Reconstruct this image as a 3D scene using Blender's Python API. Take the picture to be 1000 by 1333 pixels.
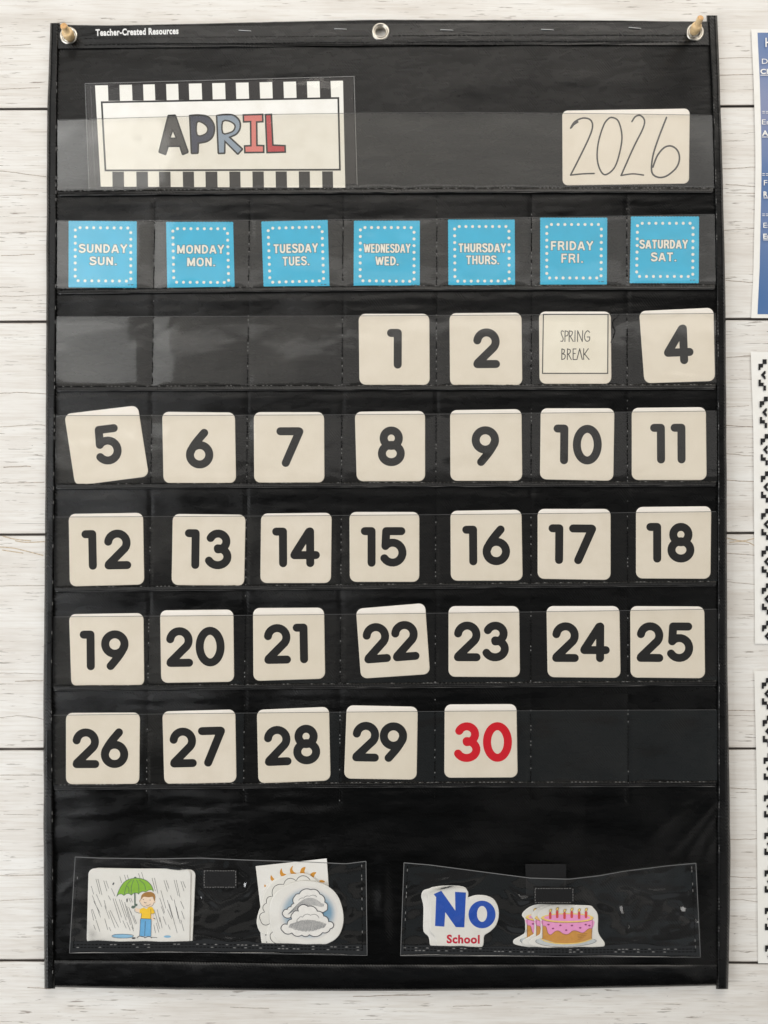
import bpy, bmesh, math, random
from mathutils import Vector, noise
from mathutils.geometry import tessellate_polygon
random.seed(7)
for o in list(bpy.data.objects): bpy.data.objects.remove(o)
SC = bpy.context.scene
COL = SC.collection
R = math.radians

# ------------------------------------------------------------------ camera
DIST = 0.79                 # metres from the wall
PITCH = 1.3                 # degrees, looking very slightly up
FPX = 1050.0                # focal length in photo pixels (photo 1000 x 1333)
cam_d = bpy.data.cameras.new('camera'); cam = bpy.data.objects.new('camera', cam_d); COL.objects.link(cam)
cam_d.sensor_fit = 'VERTICAL'; cam_d.sensor_height = 36.0
cam_d.lens = 36.0 * FPX / 1333.0
cam_d.clip_start = 0.01; cam_d.clip_end = 50
CAMP = Vector((0, -DIST, -DIST * math.tan(R(PITCH))))
cam.location = CAMP; cam.rotation_euler = (R(90 + PITCH), 0, 0)
SC.camera = cam
CP, SP = math.cos(R(PITCH)), math.sin(R(PITCH))

# ------------------------------------------------------------------ world, lamps, exposure
world = bpy.data.worlds.new('World'); SC.world = world; world.use_nodes = True
bg = world.node_tree.nodes['Background']; bg.inputs[0].default_value = (0.93, 0.97, 1.0, 1); bg.inputs[1].default_value = 0.035
SC.view_settings.view_transform = 'Standard'; SC.view_settings.look = 'None'
SC.view_settings.exposure = 0.0; SC.view_settings.gamma = 1.0

def area(name, loc, target, sx, sy, power, color):
    l = bpy.data.lights.new(name, 'AREA'); l.shape = 'RECTANGLE'; l.size = sx; l.size_y = sy
    l.energy = power; l.color = color
    o = bpy.data.objects.new(name, l); COL.objects.link(o); o.location = loc
    o.rotation_euler = (Vector(target) - Vector(loc)).to_track_quat('-Z', 'Y').to_euler()
    return o
area('ceiling_light', (0.6, -1.6, 2.2), (0.1, 0, -0.1), 2.6, 1.2, 43, (1.0, 0.94, 0.86))
area('window_light', (-2.3, -1.5, -0.7), (0, 0, -0.35), 1.3, 2.3, 62, (0.97, 0.985, 1.0))
area('side_fill_light', (2.3, -1.7, -0.6), (0, 0, -0.3), 1.3, 2.4, 17, (1.0, 0.97, 0.93))  # unseen fill added to brighten the right side
area('reflection_panel', (0.0, -3.6, 2.25), (0.0, 0, 2.1), 5.6, 2.3, 37, (1.0, 0.975, 0.93))  # unseen panels added behind the camera, stacked for a graded reflection in the film
area('reflection_panel', (-2.35, -3.4, 1.62), (-1.2, 0, 1.3), 2.2, 2.1, 22, (0.98, 0.99, 0.97))  # panel added to brighten the film reflections at the left
area('reflection_panel', (-0.1, -3.5, 0.85), (-0.1, 0, 0.85), 5.2, 1.1, 12, (1.0, 0.97, 0.94))
area('reflection_panel', (0.0, -3.4, -0.3), (0, 0, -0.3), 5.0, 1.3, 1.9, (0.97, 0.96, 1.0))
area('reflection_panel', (0.9, -3.3, -1.4), (0.9, 0, -1.4), 3.0, 0.9, 1.3, (0.75, 0.92, 1.0))
area('reflection_panel', (-0.4, -3.3, -2.35), (-0.4, 0, -2.35), 3.4, 0.8, 1.6, (1.0, 0.96, 0.90))  # dim low panel added to lighten the storage film

# ------------------------------------------------------------------ photo plane -> world
def W(px, py, h=0.0):
    """point of the wall that lies h metres in front of it, measured along the photo's own plane"""
    u = (px - 500.0) / FPX; v = (666.5 - py) / FPX
    d = Vector((u, CP - v * SP, SP + v * CP))
    t = (-h - CAMP.y) / d.y
    return CAMP + d * t

def lerp(a, b, t): return a + (b - a) * t
def interp(tab, x):
    if x <= tab[0][0]: return tab[0][1]
    for (a, fa), (b, fb) in zip(tab, tab[1:]):
        if x <= b: return lerp(fa, fb, (x - a) / (b - a))
    return tab[-1][1]
def sst(x):
    x = max(0.0, min(1.0, x)); return x * x * (3 - 2 * x)
def nz(x, y, z=0.0): return noise.noise(Vector((x, y, z)))

# ------------------------------------------------------------------ materials
def srgb(r, g, b):
    f = lambda c: (c / 255 / 12.92) if c / 255 <= 0.04045 else ((c / 255 + 0.055) / 1.055) ** 2.4
    return (f(r), f(g), f(b), 1)
class NT:
    def __init__(s, name):
        s.m = bpy.data.materials.new(name); s.m.use_nodes = True; s.t = s.m.node_tree; s.n = s.t.nodes; s.l = s.t.links
        s.b = s.n.get('Principled BSDF'); s.out = s.n.get('Material Output')
    def add(s, typ, **kw):
        n = s.n.new(typ)
        for k, v in kw.items():
            if k in n.bl_rna.properties.keys(): setattr(n, k, v)
            else: n.inputs[k].default_value = v
        return n
    def link(s, a, b): s.l.new(a, b)
    def coord(s, scale=(1, 1, 1), rot=(0, 0, 0)):
        tc = s.n.new('ShaderNodeNewGeometry'); mp = s.n.new('ShaderNodeMapping')
        mp.inputs['Scale'].default_value = scale; mp.inputs['Rotation'].default_value = rot
        s.l.new(tc.outputs['Position'], mp.inputs['Vector']); return mp.outputs[0]
    def noise(s, vec, scale, detail=3, rough=0.5, dist=0.0):
        n = s.n.new('ShaderNodeTexNoise'); n.inputs['Scale'].default_value = scale; n.inputs['Detail'].default_value = detail
        n.inputs['Roughness'].default_value = rough; n.inputs['Distortion'].default_value = dist
        s.l.new(vec, n.inputs['Vector']); return n.outputs['Fac']
    def ramp(s, fac, stops):
        r = s.n.new('ShaderNodeValToRGB'); e = r.color_ramp.elements
        while len(e) < len(stops): e.new(0.5)
        for i, (p, c) in enumerate(stops):
            e[i].position = p; e[i].color = c if len(c) == 4 else (*c, 1)
        s.l.new(fac, r.inputs[0]); return r.outputs[0]
    def mix(s, fac, a, b, blend='MIX'):
        n = s.n.new('ShaderNodeMix'); n.data_type = 'RGBA'; n.blend_type = blend
        for sock, v in ((n.inputs['Factor'], fac), (n.inputs['A'], a), (n.inputs['B'], b)):
            if sock.name == 'Factor' or True:
                if isinstance(v, bpy.types.NodeSocket): s.l.new(v, sock)
                else: sock.default_value = v
        return n.outputs['Result']
    def math(s, op, a, b=0.0):
        n = s.n.new('ShaderNodeMath'); n.operation = op
        for i, v in enumerate((a, b)):
            if isinstance(v, bpy.types.NodeSocket): s.l.new(v, n.inputs[i])
            else: n.inputs[i].default_value = v
        return n.outputs[0]
    def bump(s, hgt, strength, dist=0.001, base=None):
        n = s.n.new('ShaderNodeBump'); n.inputs['Strength'].default_value = strength; n.inputs['Distance'].default_value = dist
        s.l.new(hgt, n.inputs['Height'])
        if base: s.l.new(base, n.inputs['Normal'])
        return n.outputs[0]
# mix nodes with RGBA have several same-named sockets; pick by identifier
def _mix(s, fac, a, b, blend='MIX'):
    n = s.n.new('ShaderNodeMix'); n.data_type = 'RGBA'; n.blend_type = blend
    ids = {i.identifier: i for i in n.inputs}
    for k, v in (('Factor_Float', fac), ('A_Color', a), ('B_Color', b)):
        if isinstance(v, bpy.types.NodeSocket): s.l.new(v, ids[k])
        else: ids[k].default_value = v
    return [o for o in n.outputs if o.identifier == 'Result_Color'][0]
NT.mix = _mix

def plain(name, col, rough=0.5, spec=0.5, grain=0.0, gs=900, metal=0.0):
    t = NT(name); v = t.coord()
    f = t.noise(v, gs, 3)
    lo = tuple(c * (1 - grain) for c in col[:3]); hi = tuple(min(1, c * (1 + grain)) for c in col[:3])
    t.link(t.ramp(f, [(0.3, lo), (0.7, hi)]), t.b.inputs['Base Color'])
    t.b.inputs['Roughness'].default_value = rough; t.b.inputs['Metallic'].default_value = metal
    t.b.inputs['Specular IOR Level'].default_value = spec
    return t.m

def m_card(name, col, rough=0.55):
    t = NT(name); v = t.coord()
    a = t.noise(v, 55, 4, 0.6); b = t.noise(v, 1500, 2)
    c = t.ramp(a, [(0.3, tuple(x * y for x, y in zip(col[:3], (0.93, 0.92, 0.90)))), (0.62, col[:3])])
    s = t.noise(t.coord((1, 1, 1)), 130, 5, 0.7)
    c = t.mix(t.ramp(s, [(0.66, (0, 0, 0)), (0.78, (0.4, 0.4, 0.4))]), c, tuple(x * 0.72 for x in col[:3]) + (1,))
    oi = t.add('ShaderNodeObjectInfo')
    c = t.mix(t.math('MULTIPLY', oi.outputs['Random'], 0.6), c, tuple(x * y for x, y in zip(col[:3], (0.93, 0.925, 0.89))) + (1,))
    t.link(c, t.b.inputs['Base Color']); t.b.inputs['Roughness'].default_value = rough
    t.link(t.bump(b, 0.25, 0.0001, t.bump(a, 0.3, 0.0006)), t.b.inputs['Normal'])
    return t.m

def m_fabric(name, col, rough=0.42, twill=0.6, wr=0.5, spec=0.5):
    t = NT(name)
    v = t.coord((1, 1, 1), (0, R(38), 0))
    w = t.add('ShaderNodeTexWave', wave_type='BANDS', bands_direction='X'); w.inputs['Scale'].default_value = 150
    w.inputs['Distortion'].default_value = 0.6; w.inputs['Detail'].default_value = 1
    t.link(v, w.inputs['Vector'])
    v2 = t.coord((1, 1, 3.2)); big = t.noise(v2, 14, 5, 0.55, 0.4); mid = t.noise(v2, 60, 4, 0.6, 0.5); dust = t.noise(t.coord(), 700, 3, 0.7)
    pat = t.ramp(t.noise(t.coord(), 9, 3), [(0.35, (0.15, 0.15, 0.15)), (0.65, (1, 1, 1))])
    b1 = t.bump(big, wr, 0.006); b2 = t.bump(mid, wr * 0.6, 0.0016, b1)
    b3 = t.bump(t.math('MULTIPLY', w.outputs['Fac'], pat), twill, 0.0007, b2)
    t.link(b3, t.b.inputs['Normal'])
    c = t.mix(t.ramp(dust, [(0.70, (0, 0, 0)), (0.78, (0.5, 0.5, 0.5))]), (*col, 1), tuple(x * 3 + 0.008 for x in col) + (1,))
    t.link(c, t.b.inputs['Base Color'])
    t.link(t.ramp(mid, [(0.3, (rough - 0.08,) * 3), (0.7, (rough + 0.1,) * 3)]), t.b.inputs['Roughness'])
    t.b.inputs['Specular IOR Level'].default_value = spec
    return t.m

def m_film(name, bump=0.25, tint=(0.955, 0.94, 0.905), haze=0.016, rough=0.05, extra=0.0, ior=1.62):
    t = NT(name); t.n.remove(t.b)
    tr = t.add('ShaderNodeBsdfTransparent'); tr.inputs[0].default_value = (*tint, 1)
    df = t.add('ShaderNodeBsdfDiffuse'); df.inputs[0].default_value = (0.8, 0.8, 0.8, 1)
    gl = t.add('ShaderNodeBsdfGlossy'); gl.inputs['Roughness'].default_value = rough
    v = t.coord((1, 1, 1.6)); a = t.noise(v, 11, 2, 0.45, 0.8); b = t.noise(v, 34, 1, 0.4, 0.8)
    nb = t.bump(b, bump * 0.4, 0.0016, t.bump(a, bump, 0.007))
    t.link(nb, gl.inputs['Normal'])
    fr = t.add('ShaderNodeFresnel'); fr.inputs['IOR'].default_value = ior
    m1 = t.add('ShaderNodeMixShader'); m1.inputs[0].default_value = haze
    sc = t.noise(t.coord((1, 1, 0.6), (0, R(25), 0)), 420, 4, 0.75)
    t.link(t.ramp(sc, [(0.72, (haze,) * 3), (0.80, (haze * 2.5,) * 3)]), m1.inputs[0])
    t.link(tr.outputs[0], m1.inputs[1]); t.link(df.outputs[0], m1.inputs[2])
    m2 = t.add('ShaderNodeMixShader'); t.link(t.math('ADD', fr.outputs[0], extra), m2.inputs[0])
    t.link(m1.outputs[0], m2.inputs[1]); t.link(gl.outputs[0], m2.inputs[2])
    t.link(m2.outputs[0], t.out.inputs['Surface'])
    return t.m

def m_wood():
    t = NT('whitewashed_wood')
    oi = t.add('ShaderNodeObjectInfo')
    g = t.add('ShaderNodeNewGeometry'); off = t.add('ShaderNodeVectorMath', operation='ADD')
    cmb = t.add('ShaderNodeCombineXYZ'); t.link(t.math('MULTIPLY', oi.outputs['Random'], 7.0), cmb.inputs['X'])
    t.link(t.math('MULTIPLY', oi.outputs['Random'], 3.0), cmb.inputs['Z'])
    t.link(g.outputs['Position'], off.inputs[0]); t.link(cmb.outputs[0], off.inputs[1])
    def mp(sc):
        m = t.add('ShaderNodeMapping'); m.inputs['Scale'].default_value = sc; t.link(off.outputs[0], m.inputs[0]); return m.outputs[0]
    tone = t.noise(mp((2, 1, 9)), 4, 4, 0.6)
    base = t.ramp(tone, [(0.28, (0.64, 0.605, 0.555)), (0.42, (0.725, 0.695, 0.65)), (0.56, (0.775, 0.755, 0.715)), (0.72, (0.81, 0.80, 0.77))])
    gr = t.noise(mp((9, 1, 190)), 2.0, 5, 0.62, 0.25)
    base = t.mix(t.ramp(gr, [(0.46, (0, 0, 0)), (0.70, (0.5, 0.5, 0.5))]), base, (0.56, 0.50, 0.43, 1))
    dash = t.noise(mp((24, 1, 330)), 1.6, 4, 0.6, 0.2)
    zone = t.noise(mp((2.5, 1, 16)), 2.6, 3, 0.55)
    dm = t.math('MULTIPLY', t.ramp(dash, [(0.60, (0, 0, 0)), (0.65, (1, 1, 1))]), t.ramp(zone, [(0.42, (0, 0, 0)), (0.56, (1, 1, 1))]))
    base = t.mix(t.math('MULTIPLY', dm, 0.75), base, (0.17, 0.13, 0.10, 1))
    dash2 = t.noise(mp((7, 1, 420)), 1.1, 3, 0.5, 0.15)
    d2 = t.math('MULTIPLY', t.ramp(dash2, [(0.70, (0, 0, 0)), (0.725, (1, 1, 1))]), 0.7)
    base = t.mix(d2, base, (0.13, 0.10, 0.085, 1))
    sp = t.noise(mp((60, 1, 110)), 2.4, 2, 0.5)
    base = t.mix(t.ramp(sp, [(0.755, (0, 0, 0)), (0.775, (0.7, 0.7, 0.7))]), base, (0.10, 0.085, 0.08, 1))
    t.link(base, t.b.inputs['Base Color']); t.b.inputs['Roughness'].default_value = 0.48
    t.link(t.bump(gr, 0.35, 0.0006), t.b.inputs['Normal'])
    return t.m

M = {}
M['wood'] = m_wood()
M['groove'] = plain('plank_gap', (0.075, 0.062, 0.055), 0.8)
M['crack'] = plain('crack_brown', (0.34, 0.28, 0.23), 0.8, grain=0.5, gs=400)
M['crack_tan'] = plain('crack_tan', (0.52, 0.42, 0.30), 0.8, grain=0.3, gs=400)
M['fabric'] = m_fabric('black_nylon', (0.0016, 0.0016, 0.0016), 0.27, 0.55, 0.22, 0.20)
M['hem'] = m_fabric('black_hem_vinyl', (0.0022, 0.0022, 0.0023), 0.26, 0.3, 0.2, 0.32)
M['binding'] = m_fabric('black_binding', (0.002, 0.002, 0.002), 0.30, 0.4, 0.2, 0.26)
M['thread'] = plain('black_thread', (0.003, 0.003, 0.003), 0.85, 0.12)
M['thread_lit'] = plain('lit_thread', (0.17, 0.167, 0.162), 0.45)  # lit copy of the black thread, highlights put into its colour
M['film'] = m_film('clear_vinyl', 0.12, (0.95, 0.93, 0.885), 0.006, 0.085)
M['film2'] = m_film('clear_storage_vinyl', 0.55, (0.985, 0.98, 0.97), 0.007, 0.07)
M['lam'] = m_film('laminate_pouch', 0.25, (0.995, 0.995, 0.99), 0.002, 0.05, 0.0, 1.28)
M['piping'] = plain('black_tape_edge', (0.012, 0.012, 0.012), 0.28, 0.9)
M['rim_soft'] = plain('vinyl_top_highlight', (0.075, 0.075, 0.075), 0.35)  # soft highlight of the film's top edge, put into the colour
M['rim'] = plain('vinyl_edge_highlight', (0.17, 0.17, 0.17), 0.3)  # bright line along clear edges, highlight put into the colour
M['card'] = m_card('cream_card', (0.845, 0.80, 0.74))
M['card_edge'] = m_card('white_card', (0.86, 0.85, 0.82))
M['paper'] = m_card('white_paper', (0.88, 0.87, 0.84), 0.6)
M['sbpaper'] = m_card('ivory_paper', (0.90, 0.875, 0.81), 0.6)
M['print'] = plain('black_print', (0.010, 0.010, 0.011), 0.42, 0.3, grain=0.15)
M['ink'] = plain('marker_ink', (0.045, 0.045, 0.05), 0.5)
M['red'] = plain('red_print', (0.66, 0.003, 0.018), 0.45, 0.3)
M['line'] = plain('thin_print', (0.03, 0.03, 0.035), 0.5)
M['blackcard'] = plain('black_stripe_print', (0.010, 0.0075, 0.008), 0.4, 0.35, grain=0.3)
M['blue'] = plain('blue_card_print', (0.020, 0.48, 0.80), 0.45, grain=0.06, gs=60)
M['white'] = plain('white_print', (0.88, 0.87, 0.83), 0.5)
M['navyline'] = plain('text_outline', (0.03, 0.10, 0.16), 0.5)
M['steel'] = plain('nickel', (0.56, 0.53, 0.47), 0.34, metal=1.0, grain=0.05)
M['pinwood'] = plain('pale_pin_wood', (0.90, 0.62, 0.33), 0.4, grain=0.18, gs=240)
M['pinend'] = plain('pin_end_grain', (0.72, 0.42, 0.18), 0.6, grain=0.2, gs=500)
M['staple'] = plain('staple_wire', (0.55, 0.55, 0.55), 0.35, metal=0.3)
M['label'] = plain('white_ink', (0.78, 0.78, 0.77), 0.5)
M['velcro'] = plain('hook_and_loop_patch', (0.007, 0.007, 0.0075), 0.8, 0.3, grain=0.7, gs=1300)

# ------------------------------------------------------------------ objects
def link(o, parent=None, **props):
    COL.objects.link(o)
    if parent: o.parent = parent
    for k, v in props.items():
        if v: o[k] = v
    return o
def org(parent):
    v = Vector((0, 0, 0))
    while parent: v = v + parent.location; parent = parent.parent
    return v
def thing(name, label, cat, px, py, h=0.004, group=None):
    o = bpy.data.objects.new(name, None); o.empty_display_size = 0.01
    o.location = W(px, py, h); link(o, None, label=label, category=cat, group=group); return o

class F:
    """collects flat or solid shapes given in photo pixels + height over the wall; build() links ONE mesh"""
    def __init__(s): s.v = []; s.f = []; s.k = 0; s.off = (0, 0); s.mi = []
    FOL = None
    def pt(s, x, y, h):
        if F.FOL:      # lie on the tilted cloth as a stiff flat card
            a, b = F.FOL; h += (base_h(a + 40, b) - base_h(a - 40, b)) / 80 * (x - a) + (base_h(a, b + 40) - base_h(a, b - 40)) / 80 * (y - b)
        s.v.append(W(x + s.off[0], y + s.off[1], h)); return len(s.v) - 1
    def poly(s, pts, h, holes=()):
        s.k += 1; h += 0.000012 * (s.k % 5)
        loops = [[Vector((p[0], p[1], 0)) for p in L] for L in [pts] + list(holes)]
        tris = tessellate_polygon(loops); flat = [p for L in loops for p in L]; b = len(s.v)
        for p in flat: s.pt(p.x, p.y, h)
        for t in tris: s.f.append((b + t[0], b + t[1], b + t[2]))
    def ribbon(s, pts, w, h, closed=False, cap=True):
        s.k += 1; h += 0.000012 * (s.k % 5); n = len(pts); L = []; Rr = []; hw = w / 2
        for i, p in enumerate(pts):
            a = pts[i - 1] if (i or closed) else p; c = pts[(i + 1) % n] if (i < n - 1 or closed) else p
            tx, ty = c[0] - a[0], c[1] - a[1]; q = math.hypot(tx, ty) or 1; nx, ny = -ty / q, tx / q
            L.append(s.pt(p[0] + nx * hw, p[1] + ny * hw, h)); Rr.append(s.pt(p[0] - nx * hw, p[1] - ny * hw, h))
        for i in range(n if closed else n - 1):
            j = (i + 1) % n; s.f.append((L[i], Rr[i], Rr[j], L[j]))
        if cap and not closed:
            for (p, q, l, r) in ((pts[0], pts[1], L[0], Rr[0]), (pts[-1], pts[-2], Rr[-1], L[-1])):
                a0 = math.atan2(p[1] - q[1], p[0] - q[0]); ids = []
                for k in range(1, 8):
                    a = a0 + math.pi / 2 - math.pi * k / 8; ids.append(s.pt(p[0] + hw * math.cos(a), p[1] + hw * math.sin(a), h))
                s.f.append([r, *ids[::1], l] if (p is pts[0]) else [r, *ids, l])
    def disc(s, cx, cy, rx, ry, h, n=20, rot=0):
        s.k += 1; h += 0.000012 * (s.k % 5); c, q = math.cos(rot), math.sin(rot); ids = []
        for i in range(n):
            a = 2 * math.pi * i / n; x, y = rx * math.cos(a), ry * math.sin(a)
            ids.append(s.pt(cx + x * c - y * q, cy + x * q + y * c, h))
        s.f.append(ids)
    def slab(s, pts, h0, h1, bev=0.5, holes=()):
        """solid plate: back at h0, front at h1 with a small rounded edge"""
        H0 = h0 if callable(h0) else (lambda x, y: h0); H1 = h1 if callable(h1) else (lambda x, y: h1)
        th = 0.25
        loops = [list(pts)] + [list(x) for x in holes]; front = []; base_ids = []
        for li, L in enumerate(loops):
            ins = inset(L, bev if li == 0 else -bev)
            a = [s.pt(x, y, H0(x, y)) for x, y in L]
            b = [s.pt(x, y, lerp(H0(x, y), H1(x, y), 0.6)) for x, y in L]
            c = [s.pt(x, y, H1(x, y)) for x, y in ins]
            n = len(L)
            for i in range(n):
                j = (i + 1) % n; s.f.append((a[i], a[j], b[j], b[i])); s.f.append((b[i], b[j], c[j], c[i]))
            front.append(ins); base_ids += c
        tris = tessellate_polygon([[Vector((x, y, 0)) for x, y in L] for L in front])
        for t in tris: s.f.append((base_ids[t[0]], base_ids[t[1]], base_ids[t[2]]))
    def text(s, body, x0, x1, ytop, ybase, h, bold=0.0, ang=0.0):
        vs, fs = glyphs(body, bold)
        xs = [v[0] for v in vs]; mx0, mx1 = min(xs), max(xs); sx = (x1 - x0) / (mx1 - mx0); sy = (ybase - ytop) / 0.73
        b = len(s.v); ca, sa = math.cos(R(ang)), math.sin(R(ang))
        cx, cy = (x0 + x1) / 2, (ytop + ybase) / 2
        for v in vs:
            x = x0 + (v[0] - mx0) * sx - cx; y = ybase - v[1] * sy - cy
            s.pt(cx + x * ca - y * sa, cy + x * sa + y * ca, h)
        for f in fs: s.f.append([b + i for i in f])
    def grid(s, nx, ny, fn):
        b = len(s.v)
        for j in range(ny + 1):
            for i in range(nx + 1):
                x, y, h = fn(i / nx, j / ny); s.pt(x, y, h)
        for j in range(ny):
            for i in range(nx):
                a = b + j * (nx + 1) + i; s.f.append((a, a + 1, a + nx + 2, a + nx + 1))
    def dash(s, x0, y0, x1, y1, w, hf, ln=3.6, gap=1.6, rise=0.00035, keep=1.0, rnd=0.25):
        """a run of short raised thread stitches"""
        q = math.hypot(x1 - x0, y1 - y0); n = max(1, int(q / (ln + gap))); ux, uy = (x1 - x0) / q, (y1 - y0) / q
        for i in range(n):
            if random.random() > keep: continue
            a = i * (ln + gap) + random.uniform(-rnd, rnd); j = random.uniform(-rnd, rnd) * 0.8
            ax, ay = x0 + ux * a - uy * j, y0 + uy * a + ux * j; bx, by = ax + ux * ln, ay + uy * ln; hw = w / 2
            h = hf(ax, ay); nx, ny = -uy * hw, ux * hw; m = ((ax + bx) / 2, (ay + by) / 2)
            i0 = s.pt(ax + nx, ay + ny, h); i1 = s.pt(ax - nx, ay - ny, h); i2 = s.pt(bx - nx, by - ny, h); i3 = s.pt(bx + nx, by + ny, h)
            t0 = s.pt(lerp(ax, m[0], .4), lerp(ay, m[1], .4), h + rise); t1 = s.pt(lerp(bx, m[0], .4), lerp(by, m[1], .4), h + rise)
            s.f += [(i0, i1, t0), (i1, i2, t1, t0), (i2, i3, t1), (i3, i0, t0, t1)]
    def build(s, name, mat, parent=None, smooth=False, normals=False, **props):
        o0 = org(parent); me = bpy.data.meshes.new(name); me.from_pydata([v - o0 for v in s.v], [], s.f); me.update()
        if normals:
            bm = bmesh.new(); bm.from_mesh(me); bmesh.ops.recalc_face_normals(bm, faces=bm.faces); bm.to_mesh(me); bm.free()
        me.materials.append(M[mat] if isinstance(mat, str) else mat)
        if smooth: me.polygons.foreach_set('use_smooth', [True] * len(me.polygons))
        o = bpy.data.objects.new(name, me); link(o, parent, **props); return o

def inset(pts, d):
    """move a closed outline inwards by d"""
    n = len(pts); A = sum(pts[i][0] * pts[(i + 1) % n][1] - pts[(i + 1) % n][0] * pts[i][1] for i in range(n)); sg = 1 if A > 0 else -1; out = []
    for i in range(n):
        p0, p, p1 = pts[i - 1], pts[i], pts[(i + 1) % n]
        a = (p[0] - p0[0], p[1] - p0[1]); b = (p1[0] - p[0], p1[1] - p[1]); qa = math.hypot(*a) or 1; qb = math.hypot(*b) or 1
        na = (-a[1] / qa * sg, a[0] / qa * sg); nb = (-b[1] / qb * sg, b[0] / qb * sg)
        m = (na[0] + nb[0], na[1] + nb[1]); q = max(0.35, (m[0] ** 2 + m[1] ** 2) / 2)
        out.append((p[0] + m[0] * d / q, p[1] + m[1] * d / q))
    return out
def smooth(pts, n=6, closed=False):
    out = []; N = len(pts)
    for i in range(N if closed else N - 1):
        g = (lambda k: pts[k % N]) if closed else (lambda k: pts[max(0, min(N - 1, k))])
        p0, p1, p2, p3 = g(i - 1), g(i), g(i + 1), g(i + 2)
        for k in range(n):
            t = k / n; out.append(tuple(0.5 * (2 * p1[c] + (p2[c] - p0[c]) * t + (2 * p0[c] - 5 * p1[c] + 4 * p2[c] - p3[c]) * t * t + (3 * p1[c] - p0[c] - 3 * p2[c] + p3[c]) * t ** 3) for c in (0, 1)))
    if not closed: out.append(pts[-1])
    return out
def arc(cx, cy, rx, ry, a0, a1, n=18):
    return [(cx + rx * math.cos(R(lerp(a0, a1, i / n))), cy + ry * math.sin(R(lerp(a0, a1, i / n)))) for i in range(n + 1)]
def zm(ox, oy, s, pts): return [(ox + x / s, oy + y / s) for x, y in pts]
def quad(c, u, v):
    (ax, ay), (bx, by), (cx, cy), (dx, dy) = c
    return (lerp(lerp(ax, bx, u), lerp(dx, cx, u), v), lerp(lerp(ay, by, u), lerp(dy, cy, u), v))
def rquad(c, r=8.0, n=5):
    """four corners -> outline with rounded corners (r in px)"""
    w = math.dist(c[0], c[1]); h = math.dist(c[1], c[2]); ru, rv = r / w, r / h; out = []
    for (cu, cv, a0) in ((ru, rv, 180), (1 - ru, rv, 270), (1 - ru, 1 - rv, 0), (ru, 1 - rv, 90)):
        for k in range(n + 1):
            a = R(a0 + 90 * k / n); out.append(quad(c, cu + ru * math.cos(a), cv + rv * math.sin(a)))
    return out
_gc = {}
def glyphs(body, bold):
    key = (body, bold)
    if key in _gc: return _gc[key]
    cu = bpy.data.curves.new('lettering_source', 'FONT'); cu.body = body; cu.offset = bold; cu.size = 1; cu.resolution_u = 4
    cu.space_character = 1.0 + bold * 2.2
    o = bpy.data.objects.new('lettering_source', cu); COL.objects.link(o)
    dg = bpy.context.evaluated_depsgraph_get(); dg.update(); me = o.evaluated_get(dg).to_mesh()
    r = ([(v.co.x, v.co.y) for v in me.vertices], [tuple(p.vertices) for p in me.polygons])
    bpy.data.objects.remove(o); bpy.data.curves.remove(cu); _gc[key] = r; return r

# ------------------------------------------------------------------ the wall
wall = bpy.data.objects.new('wall', None); link(wall, None, kind='structure')
seamsL = [-136, 142, 419, 696, 975, 1250, 1528]; seamsR = [-138, 138.5, 415.5, 694, 974.5, 1253, 1531]
def seam_y(k, x): return lerp(seamsL[k], seamsR[k], (x - 30) / 930.0)
CRK = {0: [((0, 60), (40, 58)), ((0, 116), (52, 114)), ((925, 98), (985, 97)), ((925, 76), (975, 75), (1020, 77))],
       1: [((-20, 221), (20, 225), (60, 230)), ((941, 220), (960, 219), (985, 217)), ((0, 255), (50, 253)), ((945, 240), (985, 243)), ((0, 303), (62, 301)), ((945, 251), (985, 252)), ((942, 300), (990, 297)), ((0, 386), (62, 384)), ((2, 333), (45, 331)), ((945, 365), (985, 368))],
       2: [((0, 556), (50, 553), (62, 556)), ((942, 466), (985, 462)), ((0, 629), (58, 628)), ((944, 554), (980, 556)), ((0, 512), (30, 511), (60, 513)), ((942, 590), (982, 594)), ((940, 625), (985, 627)), ((943, 530), (975, 528)), ((5, 608), (40, 607))],
       3: [((0, 763), (60, 762)), ((942, 757), (985, 761)), ((0, 876), (56, 877)), ((0, 934), (30, 932), (60, 937)), ((945, 925), (985, 925)), ((945, 931), (985, 932)), ((942, 720), (984, 723)), ((20, 887), (56, 886)), ((944, 708), (975, 709))],
       4: [((0, 1009), (55, 1009)), ((5, 1060), (50, 1061)), ((0, 1173), (30, 1171), (58, 1170)), ((942, 1172), (960, 1171), (988, 1174)), ((942, 1093), (985, 1092)), ((0, 1140), (58, 1139)), ((945, 1157), (985, 1156)), ((944, 1025), (988, 1028)), ((946, 1141), (984, 1143))],
       5: [((590, 1310), (640, 1309)), ((460, 1297), (560, 1295)), ((36, 1286), (66, 1287)), ((300, 1311), (350, 1313))]}
for k in range(6):
    f = F(); L = []
    n = 60
    xs = [-700 + 2400 * i / n for i in range(n + 1)]
    top = [(x, seam_y(k, x) + 1.4 + 0.7 * nz(x * 0.02, k, 1)) for x in xs]
    bot = [(x, seam_y(k + 1, x) - 1.4 + 0.7 * nz(x * 0.03, k, 5)) for x in reversed(xs)]
    f.slab(top + bot, -0.006, 0.0, 0.9)
    p = f.build('plank', 'wood', wall, normals=True)
    f = F()
    for line in CRK[k]:
        pts = smooth(list(line), 8); pts = [(x, y + 0.8 * nz(x * 0.11, y * 0.1, k)) for x, y in pts]
        wds = random.uniform(0.5, 1.0); f.ribbon(pts, wds, 0.00006)
    f.build('crack', 'crack', p, kind='stuff')
f = F()
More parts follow.
